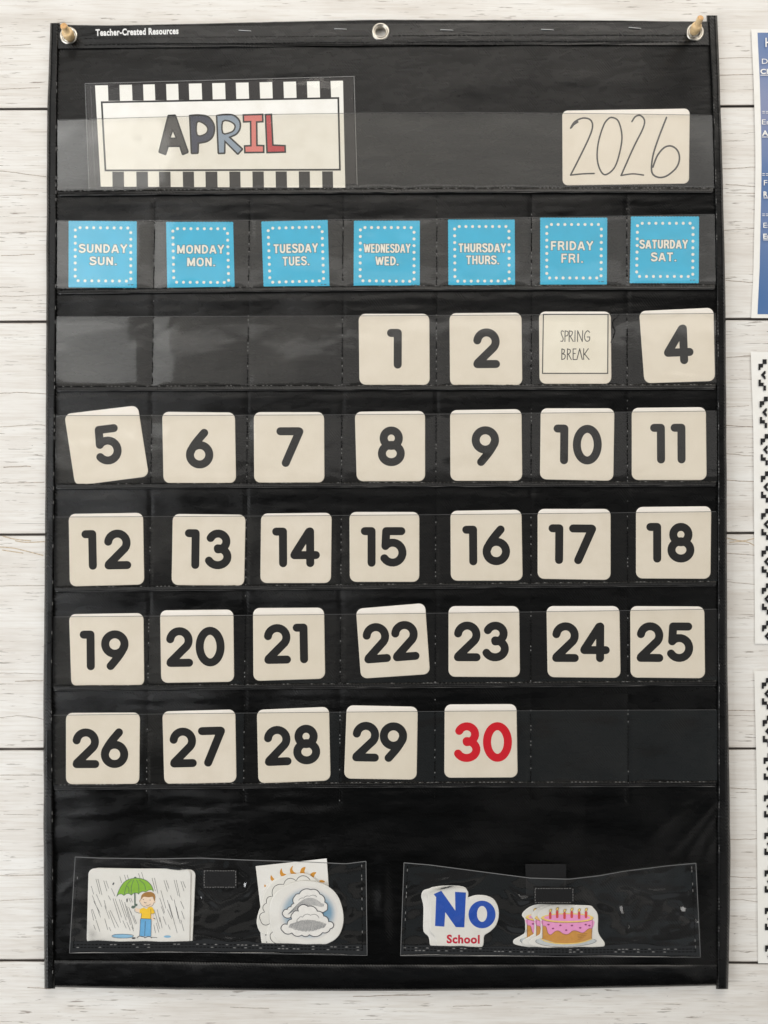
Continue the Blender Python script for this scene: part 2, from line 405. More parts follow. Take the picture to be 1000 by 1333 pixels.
for pts in [((4, 698), (20, 702), (40, 704)), ((20, 704), (35, 706), (58, 705)), ((0, 712), (20, 714), (56, 723)), ((945, 700), (965, 704), (982, 701)), ((950, 706), (970, 705), (982, 710)), ((3, 716), (30, 720))]:
    f.ribbon(smooth(list(pts), 6), 1.3, 0.00006)
f.build('stain', 'crack_tan', [o for o in wall.children if o.name.startswith('plank')][3], kind='stuff')
f = F(); f.poly([(-700, -700), (1700, -700), (1700, 2000), (-700, 2000)], -0.0045); f.build('plank_gap', 'groove', wall)

def ridges(L, x, y):
    """creases: (points, height, half width in px)"""
    s = 0
    for pts, A, w in L:
        xs = [p[0] for p in pts]; ys = [p[1] for p in pts]
        if x < min(xs) - 3 * w or x > max(xs) + 3 * w or y < min(ys) - 3 * w or y > max(ys) + 3 * w: continue
        best = 1e9; n = len(pts) - 1
        for i, ((ax, ay), (bx, by)) in enumerate(zip(pts, pts[1:])):
            dx, dy = bx - ax, by - ay; t = max(0, min(1, ((x - ax) * dx + (y - ay) * dy) / (dx * dx + dy * dy)))
            d = math.hypot(x - ax - dx * t, y - ay - dy * t)
            if d < best: best = d; tt = (i + t) / n
        s += A * math.exp(-(best / w) ** 2) * (math.sin(math.pi * (0.08 + 0.84 * tt)) ** .6)
    return s
# ------------------------------------------------------------------ pocket chart
CREASE = [([(938, 1036), (905, 1075), (870, 1112)], .0011, 4.5), ([(940, 1050), (915, 1085), (895, 1112)], .0009, 4), ([(930, 1030), (880, 1060), (845, 1090)], .0008, 5), ([(942, 1075), (925, 1100), (918, 1120)], .0008, 4),
          ([(78, 1165), (92, 1150), (110, 1140)], .0006, 3), ([(500, 1110), (498, 1180), (503, 1245)], .0016, 9), ([(300, 1045), (400, 1060), (520, 1050)], .0010, 8), ([(90, 1065), (180, 1052), (260, 1060)], .0010, 8), ([(600, 1060), (700, 1052), (800, 1066)], .0009, 8),
          ([(120, 82), (300, 96), (480, 88)], .0008, 12), ([(560, 120), (700, 100), (880, 112)], .0008, 12)]
LEFT = [(20, 66), (150, 61.5), (330, 60.5), (500, 60), (700, 58.7), (900, 56.6), (1130, 57), (1290, 58)]
LIN = [(20, 78.5), (150, 76.5), (330, 76), (500, 74.5), (700, 72.5), (900, 70), (1130, 71.5), (1290, 72)]
RIN = [(20, 919.7), (120, 925), (230, 928), (380, 930.5), (600, 932), (900, 932.5), (1290, 932)]
RIGHT = [(20, 934), (100, 937), (230, 941), (380, 944.5), (600, 946), (860, 947), (1100, 951), (1200, 950), (1290, 948)]
def base_h(x, y):
    e = sst((abs(x - 503) - 330) / 110); rb = 0.0034 * sst((x - 670) / 290) * math.sin(math.pi * max(0.04, min(1, y / 1290)))
    return 0.0040 + 0.0022 * max(0, y) / 1333 + 0.0016 * sst((y - 1040) / 240) + 0.0006 * e * nz(y * 0.008, x * 0.004, 3) + rb
def ftop(k, x): a, b = FT[k]; return lerp(a, b, (x - 76) / 854.0) + (FD[k] * math.sin(math.pi * (x - 76) / 854))
def fbot(k, x): a, b = FB[k]; return lerp(a, b, (x - 76) / 854.0) + (FBD[k] * math.sin(math.pi * (x - 76) / 854))
FT = [(156, 150), (287, 279), (412, 408), (541, 535), (673, 666), (803, 793), (931, 924)]
FD = [-6, 2.5, 1, 1.5, 1, 1, -1]
FB = [(250, 246), (378, 372), (504.5, 502), (631.5, 628), (765.5, 758), (894, 887.5), (1023, 1019)]
FBD = [-1.5, -1.5, -.5, -.5, 0, 0, -1]
SEAM = [(202, 190.5), (325, 317), (447, 442), (569, 566), (692, 691), (816, 818)]      # x at y=250 and at y=1045
def seam_x(k, y): a, b = SEAM[k]; return lerp(a, b, (y - 250) / 795.0)

chart = thing('pocket_chart', 'large black fabric calendar pocket chart with rows of clear pockets hanging on the whitewashed wall', 'pocket chart', 503, 655, 0.003)
def fab(x, y):
    """front of the cloth"""
    h = base_h(x, y); w = 0
    for k in range(7):
        yb = fbot(k, x) + 5; yt = ftop(k + 1, x) if k < 6 else yb + 30
        if yb - 2 < y < yt + 6:
            t = (y - yb) / max(1, yt - yb)
            c = 0.34 + 0.12 * nz(x * 0.012, k * 3.1, 2)
            w += 0.0009 * math.exp(-((t - c) / 0.16) ** 2) * (0.6 + 0.6 * nz(x * 0.015, k, 8)) + 0.0005 * math.exp(-((t - 0.75) / 0.1) ** 2) * max(0, nz(x * 0.02, k, 4)) * 2
            w += 0.00035 * nz(x * 0.01, y * 0.09, k)
    if y > 1030:
        s = sst((y - 1030) / 20)
        w += s * (0.0024 * nz(x * 0.008 + y * .004, y * 0.02, 3) + 0.0006 * nz(x * 0.02 + y * .02, y * 0.05, 6))
        s2 = math.exp(-((y - 1045) / 5.0) ** 2); w += 0.0005 * s2 * nz(x * 0.02, 0, 9)
    w += ridges(CREASE, x, y)
    if y < 150: w += 0.0010 * nz(x * 0.008, y * 0.012, 5)
    for k in range(6):
        sx = seam_x(k, y)
        if 256 < y < 1046 and abs(x - sx) < 8: w -= 0.0007 * math.exp(-((x - sx) / 1.6) ** 2); w += 0.0002 * nz(x * 0.2, y * 0.08, k)
    return h + w
f = F()
def body(u, v):
    y = lerp(56, lerp(1253, 1257, sst(u * 2)), v); x = lerp(interp(LIN, y) - 2, interp(RIN, y) + 2, u); return x, y, fab(x, y)
f.grid(290, 420, body); f.build('backing', 'fabric', chart, smooth=True)
f = F(); f.slab([(74, 62), (924, 56), (938, 1250), (66, 1250)], 0.0015, 0.0026, 1); f.build('lining', 'thread', chart, normals=True)

# bottom hem
f = F()
def bhem(u, v):
    x = lerp(71, 933, u); yt = lerp(1250, 1256, sst(u * 2)); yb = 1284 + 6.5 * math.sin(math.pi * min(1, u * 0.95 + .05)) * 1.0 - 1 * u
    y = lerp(yt, yb, v); b = base_h(x, y) + 0.0008
    return x, y, b + 0.0030 * math.sin(math.pi * min(1, v * 1.02)) ** 0.6 * (0.8 + 0.3 * nz(x * 0.02, 0, 1)) + 0.0006 * nz(x * 0.03, y * 0.06, 2) - (0.004 * sst((v - 0.93) / 0.07))
f.grid(180, 16, bhem); f.build('bottom_hem', 'hem', chart, smooth=True)

# top hem band with eyelet holes
TOPE = [(64, 31), (100, 32.5), (150, 33), (250, 31), (330, 29), (420, 27), (495, 25.5), (600, 26), (700, 26), (800, 26.5), (860, 27.5), (925, 28)]
TOPB = [(64, 64), (200, 62.5), (330, 61.5), (495, 60), (700, 59), (925, 59.5)]
HOLES = [(89.5, 46.5), (495.5, 41.8), (904.8, 42.5)]
f = F()
xs = [74 + (925 - 74) * i / 90 for i in range(91)]
out = [(x, interp(TOPE, x) + 0.35 * nz(x * .06, 0, 1)) for x in xs] + [(x, interp(TOPB, x)) for x in reversed(xs)]
f.slab(out, lambda x, y: 0.0020, lambda x, y: base_h(x, y) + 0.0012 + 0.00045 * nz(x * 0.012, y * 0.05, 7), 0.8, [[(hx + 8.2 * math.cos(R(a)), hy + 8.2 * math.sin(R(a))) for a in range(0, 360, 15)] for hx, hy in HOLES])
top = f.build('top_hem', 'hem', chart, normals=True)
f = F()
def hh(x, y): return base_h(x, y) + 0.00155
for x0 in range(110, 905, 6):
    for dy in (-13.6, -5.2):
        if abs(x0 - 495) < 16: continue
        y = interp(TOPB, x0) + dy; f.dash(x0, y, x0 + 5, interp(TOPB, x0 + 5) + dy, 1.0, hh, 4.2, 0.5, 0.0003)
f.build('stitching', 'thread', top, kind='stuff')
f = F(); f.text('Teacher-Created Resources', 124.5, 232.5, 36.7, 45.2, base_h(150, 40) + 0.0019, 0.04, -1.3)
f.build('lettering', 'label', top)
def tube(pts, r, n=8):
    vs = []; fs = []
    for i, p in enumerate(pts):
        t = (pts[min(i + 1, len(pts) - 1)] - pts[max(i - 1, 0)]).normalized(); a = t.cross(Vector((0, 1, 0.01))).normalized(); b = t.cross(a)
        for k in range(n): q = 2 * math.pi * k / n; vs.append(p + a * r * math.cos(q) + b * r * math.sin(q))
    for i in range(len(pts) - 1):
        for k in range(n): fs.append((i * n + k, i * n + (k + 1) % n, (i + 1) * n + (k + 1) % n, (i + 1) * n + k))
    fs.append(list(range(n))[::-1]); fs.append([len(vs) - n + k for k in range(n)]); return vs, fs
def raw(name, vs, fs, mat, parent, smooth=True, **props):
    o0 = org(parent); me = bpy.data.meshes.new(name); me.from_pydata([v - o0 for v in vs], [], fs); me.update()
    bm = bmesh.new(); bm.from_mesh(me); bmesh.ops.recalc_face_normals(bm, faces=bm.faces); bm.to_mesh(me); bm.free()
    if smooth: me.polygons.foreach_set('use_smooth', [True] * len(me.polygons))
    me.materials.append(M[mat]); o = bpy.data.objects.new(name, me); return link(o, parent, **props)
for (x0, y0, x1, y1) in [(311, 39.5, 327, 40.2), (435.5, 37.4, 451.5, 38), (573.5, 38.6, 590, 39.4), (704.5, 38.2, 721, 38.9), (818.5, 35.6, 834.5, 37)]:
    h = base_h(x0, y0) + 0.00165
    vs, fs = tube([W(x0, y0 + .4, h - .0006), W(x0 + .4, y0, h), W(lerp(x0, x1, .5), lerp(y0, y1, .5), h + .0001), W(x1 - .4, y1, h), W(x1, y1 + .8, h - .0006)], 0.00038, 6)
    raw('staple', vs, fs, 'staple', chart)
def lathe(origin, axis, prof, n=32):
    axis = axis.normalized(); a = axis.cross(Vector((0.3, 0.1, 1))).normalized(); b = axis.cross(a); vs = []; fs = []
    for (r, t) in prof:
        for k in range(n): q = 2 * math.pi * k / n; vs.append(origin + axis * t + (a * math.cos(q) + b * math.sin(q)) * r)
    for i in range(len(prof) - 1):
        for k in range(n): fs.append((i * n + k, i * n + (k + 1) % n, (i + 1) * n + (k + 1) % n, (i + 1) * n + k))
    return vs, fs
MM = 0.001
for (hx, hy) in HOLES:
    c = W(hx, hy, base_h(hx, hy) + 0.0010)
    prof = [(8.9, 0), (9.0, .5), (8.6, 1.1), (7.9, 1.55), (7.2, 1.5), (6.6, 1.1), (6.3, .5), (6.1, .2), (5.9, .9), (5.5, 1.1), (5.2, .6), (5.1, -1.5), (5.1, -4)]
    vs, fs = lathe(c, Vector((0, -1, 0)), [(r * MM, t * MM) for r, t in prof], 40)
    raw('eyelet', vs, fs, 'steel', chart)

# side bindings
for side, (A, B, y0, y1) in enumerate([(LEFT, LIN, 30, 1287), (RIN, RIGHT, 20, 1287.5)]):
    f = F(); n = 130
    def bd(u, v, A=A, B=B, y0=y0, y1=y1):
        y = lerp(y0, y1, v); xa, xb = interp(A, y), interp(B, y); x = lerp(xa, xb, u) + 0.5 * nz(y * 0.02, u, 1)
        prof = min(1, (4.2 * min(u, 1 - u)) ** 0.6)
        return x, y, base_h(x, y) - 0.003 + 0.0055 * prof + 0.0005 * nz(x * 0.05, y * 0.03, 2 + side) * prof
    f.grid(12, n * 2, bd)
    e = f.build('binding', 'binding', chart, smooth=True)
    f = F(); g = F()
    for k in range(n):
        ya = lerp(y0 + 30, y1 - 5, k / n); yb = lerp(y0 + 30, y1 - 5, (k + 1) / n)
        xi = (lambda y: interp(LIN, y) - 3.2) if side == 0 else (lambda y: interp(RIN, y) + 4.0)
        hb = lambda x, y: base_h(x, y) + 0.0026
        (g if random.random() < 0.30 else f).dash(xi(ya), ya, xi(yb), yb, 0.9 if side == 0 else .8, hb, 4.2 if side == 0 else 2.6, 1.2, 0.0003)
    f.build('stitching', 'thread', e, kind='stuff'); g.build('lit_stitching', 'thread_lit', e, kind='stuff')

# clear pocket rows
CARDQ = []          # corner quads of everything lying in the pockets (lifts the film)
def film_grid(f, k):
    fr = [0, .012, .03, .06, .11, .18, .28, .4, .5, .6, .72, .82, .89, .94, .97, .988]
    if k == 0: cols = [(0, t / 120) for t in range(121)]
    else: cols = [(sg, t) for sg in range(7) for t in fr] + [(6, 1.0)]
    rows = [0, .03, .08] + [.08 + .8 * i / 18 for i in range(1, 19)] + [.92, .95, .975, .99, 1]
    b = len(f.v)
    for v in rows:
        yy = lerp(ftop(k, 500), fbot(k, 500), v); xa, xb = interp(LIN, yy) - 1.5, interp(RIN, yy) + 1.5
        for (sg, t) in cols:
            L = [xa] + ([seam_x(q, yy) for q in range(6)] if k else []) + [xb]
            x0, x1 = L[sg], L[sg + 1]; x = lerp(x0, x1, t); y = lerp(ftop(k, x), fbot(k, x), v)
            d = 99
            if k:
                if sg > 0: d = min(d, x - x0)
                if sg < 6: d = min(d, x1 - x)
            e = sst(d / 20.0) ** 0.8 if d < 20 else 1.0; eb = max(0, min(1, (1 - v) * 96 / 6.0)) ** 0.5; lift = e * (0.3 + 0.7 * eb)
            h = base_h(x, y) + 0.00118 + 0.0009 * lift + lift * (0.0005 * nz(x * 0.016, y * 0.022, 11 + k) + 0.00016 * nz(x * 0.05, y * 0.05, 21 + k))
            if v < 0.08: h += 0.0002 * (1 - v / 0.08) * (1 + nz(x * 0.05, k, 3))
            f.pt(x, y, max(h, base_h(x, y) + 0.00115))
    n = len(cols)
    for r in range(len(rows) - 1):
        for c in range(n - 1): a = b + r * n + c; f.f.append((a, a + 1, a + n + 1, a + n))
for k in range(7):
    f = F(); film_grid(f, k); pk = f.build('clear_pocket', 'film', chart, smooth=True)
    # hem tape under the film
    f = F()
    def hem(u, v, k=k):
        y = fbot(k, 500); x = lerp(interp(LIN, y), interp(RIN, y), u); y = fbot(k, x) - 2.0 + 8.0 * v + 0.5 * nz(x * 0.02, k, 1)
        return x, y, base_h(x, y) + 0.0006 + 0.0011 * math.sin(math.pi * v) ** 0.5 + (0.0006 * math.exp(-((v - .72) / .14) ** 2))
    f.grid(216, 10, hem); f.build('pocket_hem', 'hem', pk, smooth=True)
    pp = []
    for i in range(181):
        y = fbot(k, 500); x = lerp(interp(LIN, y), interp(RIN, y), i / 180); y = fbot(k, x) + 4.6 + 0.4 * nz(x * 0.03, k, 1); pp.append(W(x, y, base_h(x, y) + 0.0013 + 0.0002 * nz(x * .05, k, 4)))
    vs, fs = tube(pp, 0.0007, 8); raw('hem_edge', vs, fs, 'piping', pk)
    f = F(); e_ = []
    for i in range(121):
        y = ftop(k, 500); x = lerp(interp(LIN, y), interp(RIN, y), i / 120); y = ftop(k, x); h = base_h(x, y) + 0.0028; e_.append((f.pt(x, y - .3, h), f.pt(x, y + .3, h)))
    for (a, b), (c_, d_) in zip(e_, e_[1:]): f.f.append((a, b, d_, c_))
    f.build('edge_highlight', 'rim_soft', pk)  # thin grey ribbon painted as the highlight on the film's edge
    f = F(); g = F()
    x = interp(LIN, fbot(k, 76)) + 2
    while x < interp(RIN, fbot(k, 930)) - 6:
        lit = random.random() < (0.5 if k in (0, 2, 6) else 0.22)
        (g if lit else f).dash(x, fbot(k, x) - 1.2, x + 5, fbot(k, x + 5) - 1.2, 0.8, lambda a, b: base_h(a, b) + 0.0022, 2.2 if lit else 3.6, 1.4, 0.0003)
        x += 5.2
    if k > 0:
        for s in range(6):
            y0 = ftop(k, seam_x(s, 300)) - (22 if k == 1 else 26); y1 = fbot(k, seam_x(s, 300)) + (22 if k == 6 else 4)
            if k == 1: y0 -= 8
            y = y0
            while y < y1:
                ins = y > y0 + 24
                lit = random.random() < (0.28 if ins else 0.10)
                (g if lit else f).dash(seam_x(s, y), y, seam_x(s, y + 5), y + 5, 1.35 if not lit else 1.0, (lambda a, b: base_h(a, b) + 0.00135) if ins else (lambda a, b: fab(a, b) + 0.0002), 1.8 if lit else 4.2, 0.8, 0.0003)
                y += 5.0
    f.build('stitching', 'thread', pk, kind='stuff'); g.build('lit_stitching', 'thread_lit', pk, kind='stuff')

# loose black thread by the spring break card
vs, fs = tube([W(x, y, base_h(x, y) + 0.0028) for x, y in smooth([(806, 408), (803, 414), (799, 416), (798, 424), (801, 430), (799, 438), (795, 446)], 5)], 0.00028, 6)
raw('loose_thread', vs, fs, 'thread', chart)

# ------------------------------------------------------------------ number cards
S_ = 10.5
def dig(ch):
    """strokes of a rounded numeral, centre 0,0, 51 px tall with its 10 px stroke"""
    T, B = -20.6, 20.6
    if ch == '1': return [[(-4.2, T), (4.0, T)], [(4.6, T), (4.6, B)]], []
    if ch == '2': return [arc(0, -8.6, 12, 12, -172, 38) + [(-11.6, 19.2)], [(-12, B), (12.2, B)]], []
    if ch == '3': return [arc(-1.2, -10.3, 10.8, 10.3, -155, 90), arc(-1.5, 9.6, 12.7, 11, -90, 152)], []
    if ch == '4': return [[(6.6, T), (6.6, B)], [(5.2, T + .4), (-13.5, 9.0)], [(-14, 10.2), (14, 10.2)]], []
    if ch == '5': return [[(-8.2, T), (10.5, T)], [(-9.2, T), (-10.2, -1.2)], [(-10.2, -1.2)] + arc(-0.9, 7.4, 12.9, 13.0, -128, 146)], []
    if ch == '6': return [smooth([(6.0, T), (-2.5, -10.5), (-8.6, -1.8), (-12.2, 6)], 6)], [arc(0.2, 8, 12.6, 12.6, 0, 360, 36)[:-1]]
    if ch == '9': return [smooth([(-6.0, B), (2.5, 10.5), (8.6, 1.8), (12.2, -6)], 6)], [arc(-0.2, -8, 12.6, 12.6, 0, 360, 36)[:-1]]
    if ch == '7': return [[(-12.5, T), (11.5, T)], [(12.2, T + .4), (-5.6, B)]], []
    if ch == '8': return [], [arc(0, -10.6, 9.9, 10, 0, 360, 32)[:-1], arc(0, 9.4, 12.3, 11.2, 0, 360, 32)[:-1]]
    if ch == '0': return [], [arc(0, 0, 13.6, 20.6, 0, 360, 40)[:-1]]
def numeral(f, text, cx, cy, wtot, ang, h):
    gl = []
    for ch in text:
        st, lp = dig(ch); xs = [p[0] for s in st + lp for p in s]; gl.append((st, lp, min(xs) - S_ / 2, max(xs) + S_ / 2))
    ws = [g[3] - g[2] for g in gl]; gap = (wtot - sum(ws)) / (len(ws) - 1) if len(ws) > 1 else 0
    x = -(sum(ws) + gap * (len(ws) - 1)) / 2; ca, sa = math.cos(R(ang)), math.sin(R(ang))
    for (st, lp, mn, mx), w in zip(gl, ws):
        T = lambda p: (cx + (p[0] - mn + x) * ca - p[1] * sa, cy + (p[0] - mn + x) * sa + p[1] * ca)
        for s in st:
            if len(s) == 2: s = [s[0], ((s[0][0] + s[1][0]) / 2, (s[0][1] + s[1][1]) / 2), s[1]]
            f.ribbon([T(p) for p in s], S_, h)
        for s in lp: f.ribbon([T(p) for p in s], S_, h, closed=True)
        x += w + gap
NUM = [('1', 513.5, 454, 0, (467, 408.5), (559, 408.5), (559.5, 501.5), (468, 501)),
 ('2', 633.5, 453.3, 0, (585.2, 407.7), (679, 407), (680, 501.8), (586, 502.3)),
 ('4', 883.3, 448.5, 0, (832, 405), (929, 400.5), (931, 496), (839, 499)),
 ('5', 140.5, 579, 0, (83.8, 539), (179.6, 527.6), (194, 620), (98, 632.5)),
 ('6', 260, 584, 0, (211.2, 536), (306, 537), (307.5, 629), (213, 629)),
 ('7', 377.5, 582, 0, (330.5, 536.5), (422, 536.5), (422.5, 628.5), (331, 628.5)),
 ('8', 509.5, 581, 0, (462, 536), (553.5, 535), (553.5, 626.5), (464.5, 626.5)),
 ('9', 632, 580.7, 0, (586, 534), (679, 532.5), (680, 626), (586.5, 626)),
 ('10', 752, 578.7, 63, (704, 531.5), (800, 531.5), (798.5, 626), (703, 624)),
 ('11', 869.5, 577.5, 46, (822.5, 531), (919, 530), (920, 625), (822.5, 625)),
 ('12', 138.5, 715.5, 64, (89.5, 669), (186.5, 667.5), (188, 761), (91, 763.5)),
 ('13', 271, 715, 61, (225, 669), (320, 670), (318, 763), (223.5, 761.5)),
 ('14', 385.5, 712.5, 62, (340, 668.5), (432, 667.5), (431, 759), (339, 759)),
 ('15', 499.5, 712, 59.5, (455, 666.5), (546, 666.5), (546, 757.5), (455.5, 757.5)),
 ('16', 633, 710, 62, (586.5, 665), (679, 663.5), (680.5, 756), (587, 756)),
 ('17', 745, 708.5, 62, (700, 662.5), (795, 662.5), (795, 755), (700, 753.5)),
 ('18', 872.8, 706.5, 62.5, (828, 660), (926, 659), (925, 753.5), (828, 753)),
 ('19', 135.8, 846.5, 63.5, (90, 799.5), (187, 798), (188, 893), (93, 893.5)),
 ('20', 254.5, 842, 76, (208.5, 794.5), (304, 793.5), (305, 887.5), (210, 889)),
 ('21', 372.3, 838, 57, (329.5, 791.5), (422, 791), (423.5, 883.5), (330, 886.5)),
 ('22', 508.8, 835.5, 72, (463.5, 792.5), (553.5, 785), (560, 877.5), (470, 883.5)),
 ('23', 626.8, 835, 71.5, (584, 789), (676, 789), (677, 881.5), (584, 881)),
 ('24', 756.5, 836, 75, (711.5, 789), (806.5, 789), (808, 882.5), (713, 881.5)),
 ('25', 865.8, 836, 73.5, (820.5, 789), (917, 789.5), (918, 883), (821, 882)),
 ('26', 130.8, 974, 72.5, (86, 928), (182.5, 927.5), (181.5, 1021), (86, 1021)),
 ('27', 257.3, 972.5, 72.5, (211.5, 926), (306.5, 923.5), (308, 1018.5), (214, 1021)),
 ('28', 380.3, 970, 72.5, (334.5, 924), (428.5, 920), (430.5, 1016), (336.5, 1020)),
 ('29', 494.5, 965.8, 71, (451.5, 918), (544, 920), (542.5, 1015), (448, 1013.5)),
 ('30', 628.8, 966, 75.5, (579, 917), (672.5, 916.5), (674, 1012), (578.5, 1012.5))]
WORDS = dict(zip([str(i) for i in range(1, 31)], 'one two three four five six seven eight nine ten eleven twelve thirteen fourteen fifteen sixteen seventeen eighteen nineteen twenty twenty-one twenty-two twenty-three twenty-four twenty-five twenty-six twenty-seven twenty-eight twenty-nine thirty'.split()))
ROWN = ['first', 'second', 'third', 'fourth', 'lowest']; COLN = ['leftmost', 'second', 'third', 'middle', 'fifth', 'sixth', 'rightmost']
for (t, cx, cy, wt, c0, c1, c2, c3) in NUM:
    F.FOL = None
    c = (c0, c1, c2, c3); mx = sum(p[0] for p in c) / 4; my = sum(p[1] for p in c) / 4; H = base_h(mx, my); F.FOL = (mx, my)
    d = int(t) + 2
    lab = 'cream rounded card with %s numeral %s, %s in the %s number row%s' % ('red' if t == '30' else 'black', WORDS[t], COLN[d % 7], ROWN[d // 7], {'4': ', leaning', '5': ', tilted left', '22': ', tipped'}.get(t, ''))
    k = thing('number_card', lab, 'card', mx, c2[1], H, 'number cards in the clear pockets')
    f = F(); f.slab(rquad(c, 8.5), H + 0.0003, H + 0.00095, 0.6); f.build('card_face', 'card', k, normals=True)
    f = F(); ang = (math.degrees(math.atan2(c1[1] - c0[1], c1[0] - c0[0])) + math.degrees(math.atan2(c2[1] - c3[1], c2[0] - c3[0]))) / 2
    numeral(f, t, cx, cy, wt, ang, H + 0.00099)
    f.build('numeral', 'red' if t == '30' else 'print', k)

# spring break card lying on a blank number card
F.FOL = (750, 450); c = ((701.7, 405.6), (795.3, 405.6), (796, 499.7), (702.5, 499.7)); H = base_h(750, 450)
k = thing('number_card', 'blank looking cream card half hidden behind the spring break note', 'card', 749, 499, H, 'number cards in the clear pockets')
f = F(); f.slab(rquad(c, 8.5), H + 0.0003, H + 0.0009, 0.9); f.build('card_face', 'card', k, normals=True)
c = ((706, 407.7), (793.2, 407.7), (792.7, 487.5), (704.8, 487.5))
k = thing('holiday_note', 'small square white note reading spring break inside a thin black frame', 'note', 749, 487, H)
f = F(); f.slab(list(c), H + 0.00093, H + 0.00112, 0.3); f.build('note_paper', 'sbpaper', k, normals=True)
f = F(); f.poly(list(inset(list(c), .8)), H + 0.00115, [inset(list(c), 2.2)]); f.build('frame_line', 'line', k)
Z = lambda *p: zm(560, 390, 3.846, p)
sb = [Z((668, 160), (661, 156), (656, 164), (660, 180), (666, 195), (663, 208), (654, 208)), Z((675, 210), (676, 156)), Z((676, 157), (690, 161), (689, 178), (677, 183)),
      Z((696, 210), (697, 156)), Z((697, 157), (712, 161), (709, 177), (698, 183)), Z((701, 183), (717, 210)), Z((726, 156), (725, 210)), Z((738, 210), (739, 156)), Z((739, 156), (762, 210)), Z((762, 210), (764, 156)),
      Z((799, 164), (788, 156), (775, 172), (775, 198), (786, 209), (798, 202), (799, 187)), Z((799, 187), (786, 187)),
      Z((659, 300), (660, 246)), Z((660, 247), (672, 252), (670, 266), (661, 271)), Z((661, 271), (676, 278), (673, 295), (659, 300)),
      Z((687, 300), (688, 246)), Z((688, 247), (702, 253), (699, 268), (689, 273)), Z((692, 273), (707, 300)), Z((731, 247), (716, 247)), Z((716, 247), (716, 300)), Z((716, 300), (731, 300)), Z((716, 270), (727, 270)),
      Z((735, 300), (749, 246)), Z((749, 246), (762, 300)), Z((769, 246), (769, 300)), Z((792, 246), (771, 276)), Z((774, 273), (796, 300))]
f = F()
for s in sb: f.ribbon(smooth(s, 6) if len(s) > 2 else s, 1.15, H + 0.00115)
f.build('lettering', 'line', k)

# ------------------------------------------------------------------ weekday cards
CAPS = {  # width, strokes in a box 1 high (y down); centre lines of a bold grotesque
 'S': (.60, [[(.52, .24), (.46, .12), (.30, .07), (.13, .13), (.09, .26), (.18, .40), (.34, .48), (.50, .57), (.54, .72), (.45, .88), (.28, .93), (.12, .87), (.06, .73)]]),
 'U': (.62, [[(.10, 0), (.10, .62), (.14, .82), (.31, .92), (.48, .82), (.52, .62), (.52, 0)]]),
 'N': (.62, [[(.10, 0), (.10, 1)], [(.13, .06), (.49, .94)], [(.52, 0), (.52, 1)]]),
 'D': (.62, [[(.10, 0), (.10, 1)], [(.10, .09), (.28, .09), (.45, .20), (.53, .50), (.45, .80), (.28, .91), (.10, .91)]]),
 'A': (.68, [[(.07, 1), (.32, .04)], [(.36, .04), (.61, 1)], [(.18, .70), (.50, .70)]]),
 'Y': (.64, [[(.06, 0), (.32, .52)], [(.58, 0), (.32, .52)], [(.32, .50), (.32, 1)]]),
 'M': (.76, [[(.10, 0), (.10, 1)], [(.13, .05), (.38, .92)], [(.63, .05), (.38, .92)], [(.66, 0), (.66, 1)]]),
 'O': (.68, [[(.34, .08), (.15, .18), (.09, .5), (.15, .82), (.34, .92), (.53, .82), (.59, .5), (.53, .18), (.34, .08)]]),
 'T': (.58, [[(.02, .09), (.56, .09)], [(.29, .1), (.29, 1)]]),
 'E': (.54, [[(.10, 0), (.10, 1)], [(.1, .09), (.50, .09)], [(.1, .48), (.47, .48)], [(.1, .91), (.52, .91)]]),
 'F': (.52, [[(.10, 0), (.10, 1)], [(.1, .09), (.50, .09)], [(.1, .50), (.44, .50)]]),
 'W': (.90, [[(.06, 0), (.24, .95)], [(.26, .95), (.44, .08)], [(.46, .08), (.64, .95)], [(.66, .95), (.84, 0)]]),
 'H': (.62, [[(.10, 0), (.10, 1)], [(.52, 0), (.52, 1)], [(.1, .48), (.52, .48)]]),
 'R': (.62, [[(.10, 0), (.10, 1)], [(.10, .09), (.38, .09), (.50, .17), (.50, .40), (.38, .50), (.10, .50)], [(.34, .52), (.46, .66), (.55, 1)]]),
 'I': (.24, [[(.12, 0), (.12, 1)]]), '.': (.22, [[(.11, .84), (.11, 1)]])}
def caps(f, body, x0, x1, yt, yb, h, wd, grow, ang):
    gap = .10; tot = sum(CAPS[c][0] for c in body) + gap * (len(body) - 1); sx = (x1 - x0) / tot; sy = yb - yt; x = 0
    cx, cy = (x0 + x1) / 2, (yt + yb) / 2; ca, sa = math.cos(R(ang)), math.sin(R(ang))
    for c in body:
        for st in CAPS[c][1]:
            p = [(x0 + (x + a) * sx - cx, yt + b * sy - cy) for a, b in st]
            if len(p) > 2 and c != 'E': p = smooth(p, 4)
            if grow:
                for e, q in ((0, 1), (-1, -2)):
                    dx, dy = p[e][0] - p[q][0], p[e][1] - p[q][1]; L = math.hypot(dx, dy) or 1; p[e] = (p[e][0] + dx / L * grow, p[e][1] + dy / L * grow)
            f.ribbon([(cx + a * ca - b * sa, cy + a * sa + b * ca) for a, b in p], wd + 2 * grow, h, cap=False)
        x += CAPS[c][0] + gap

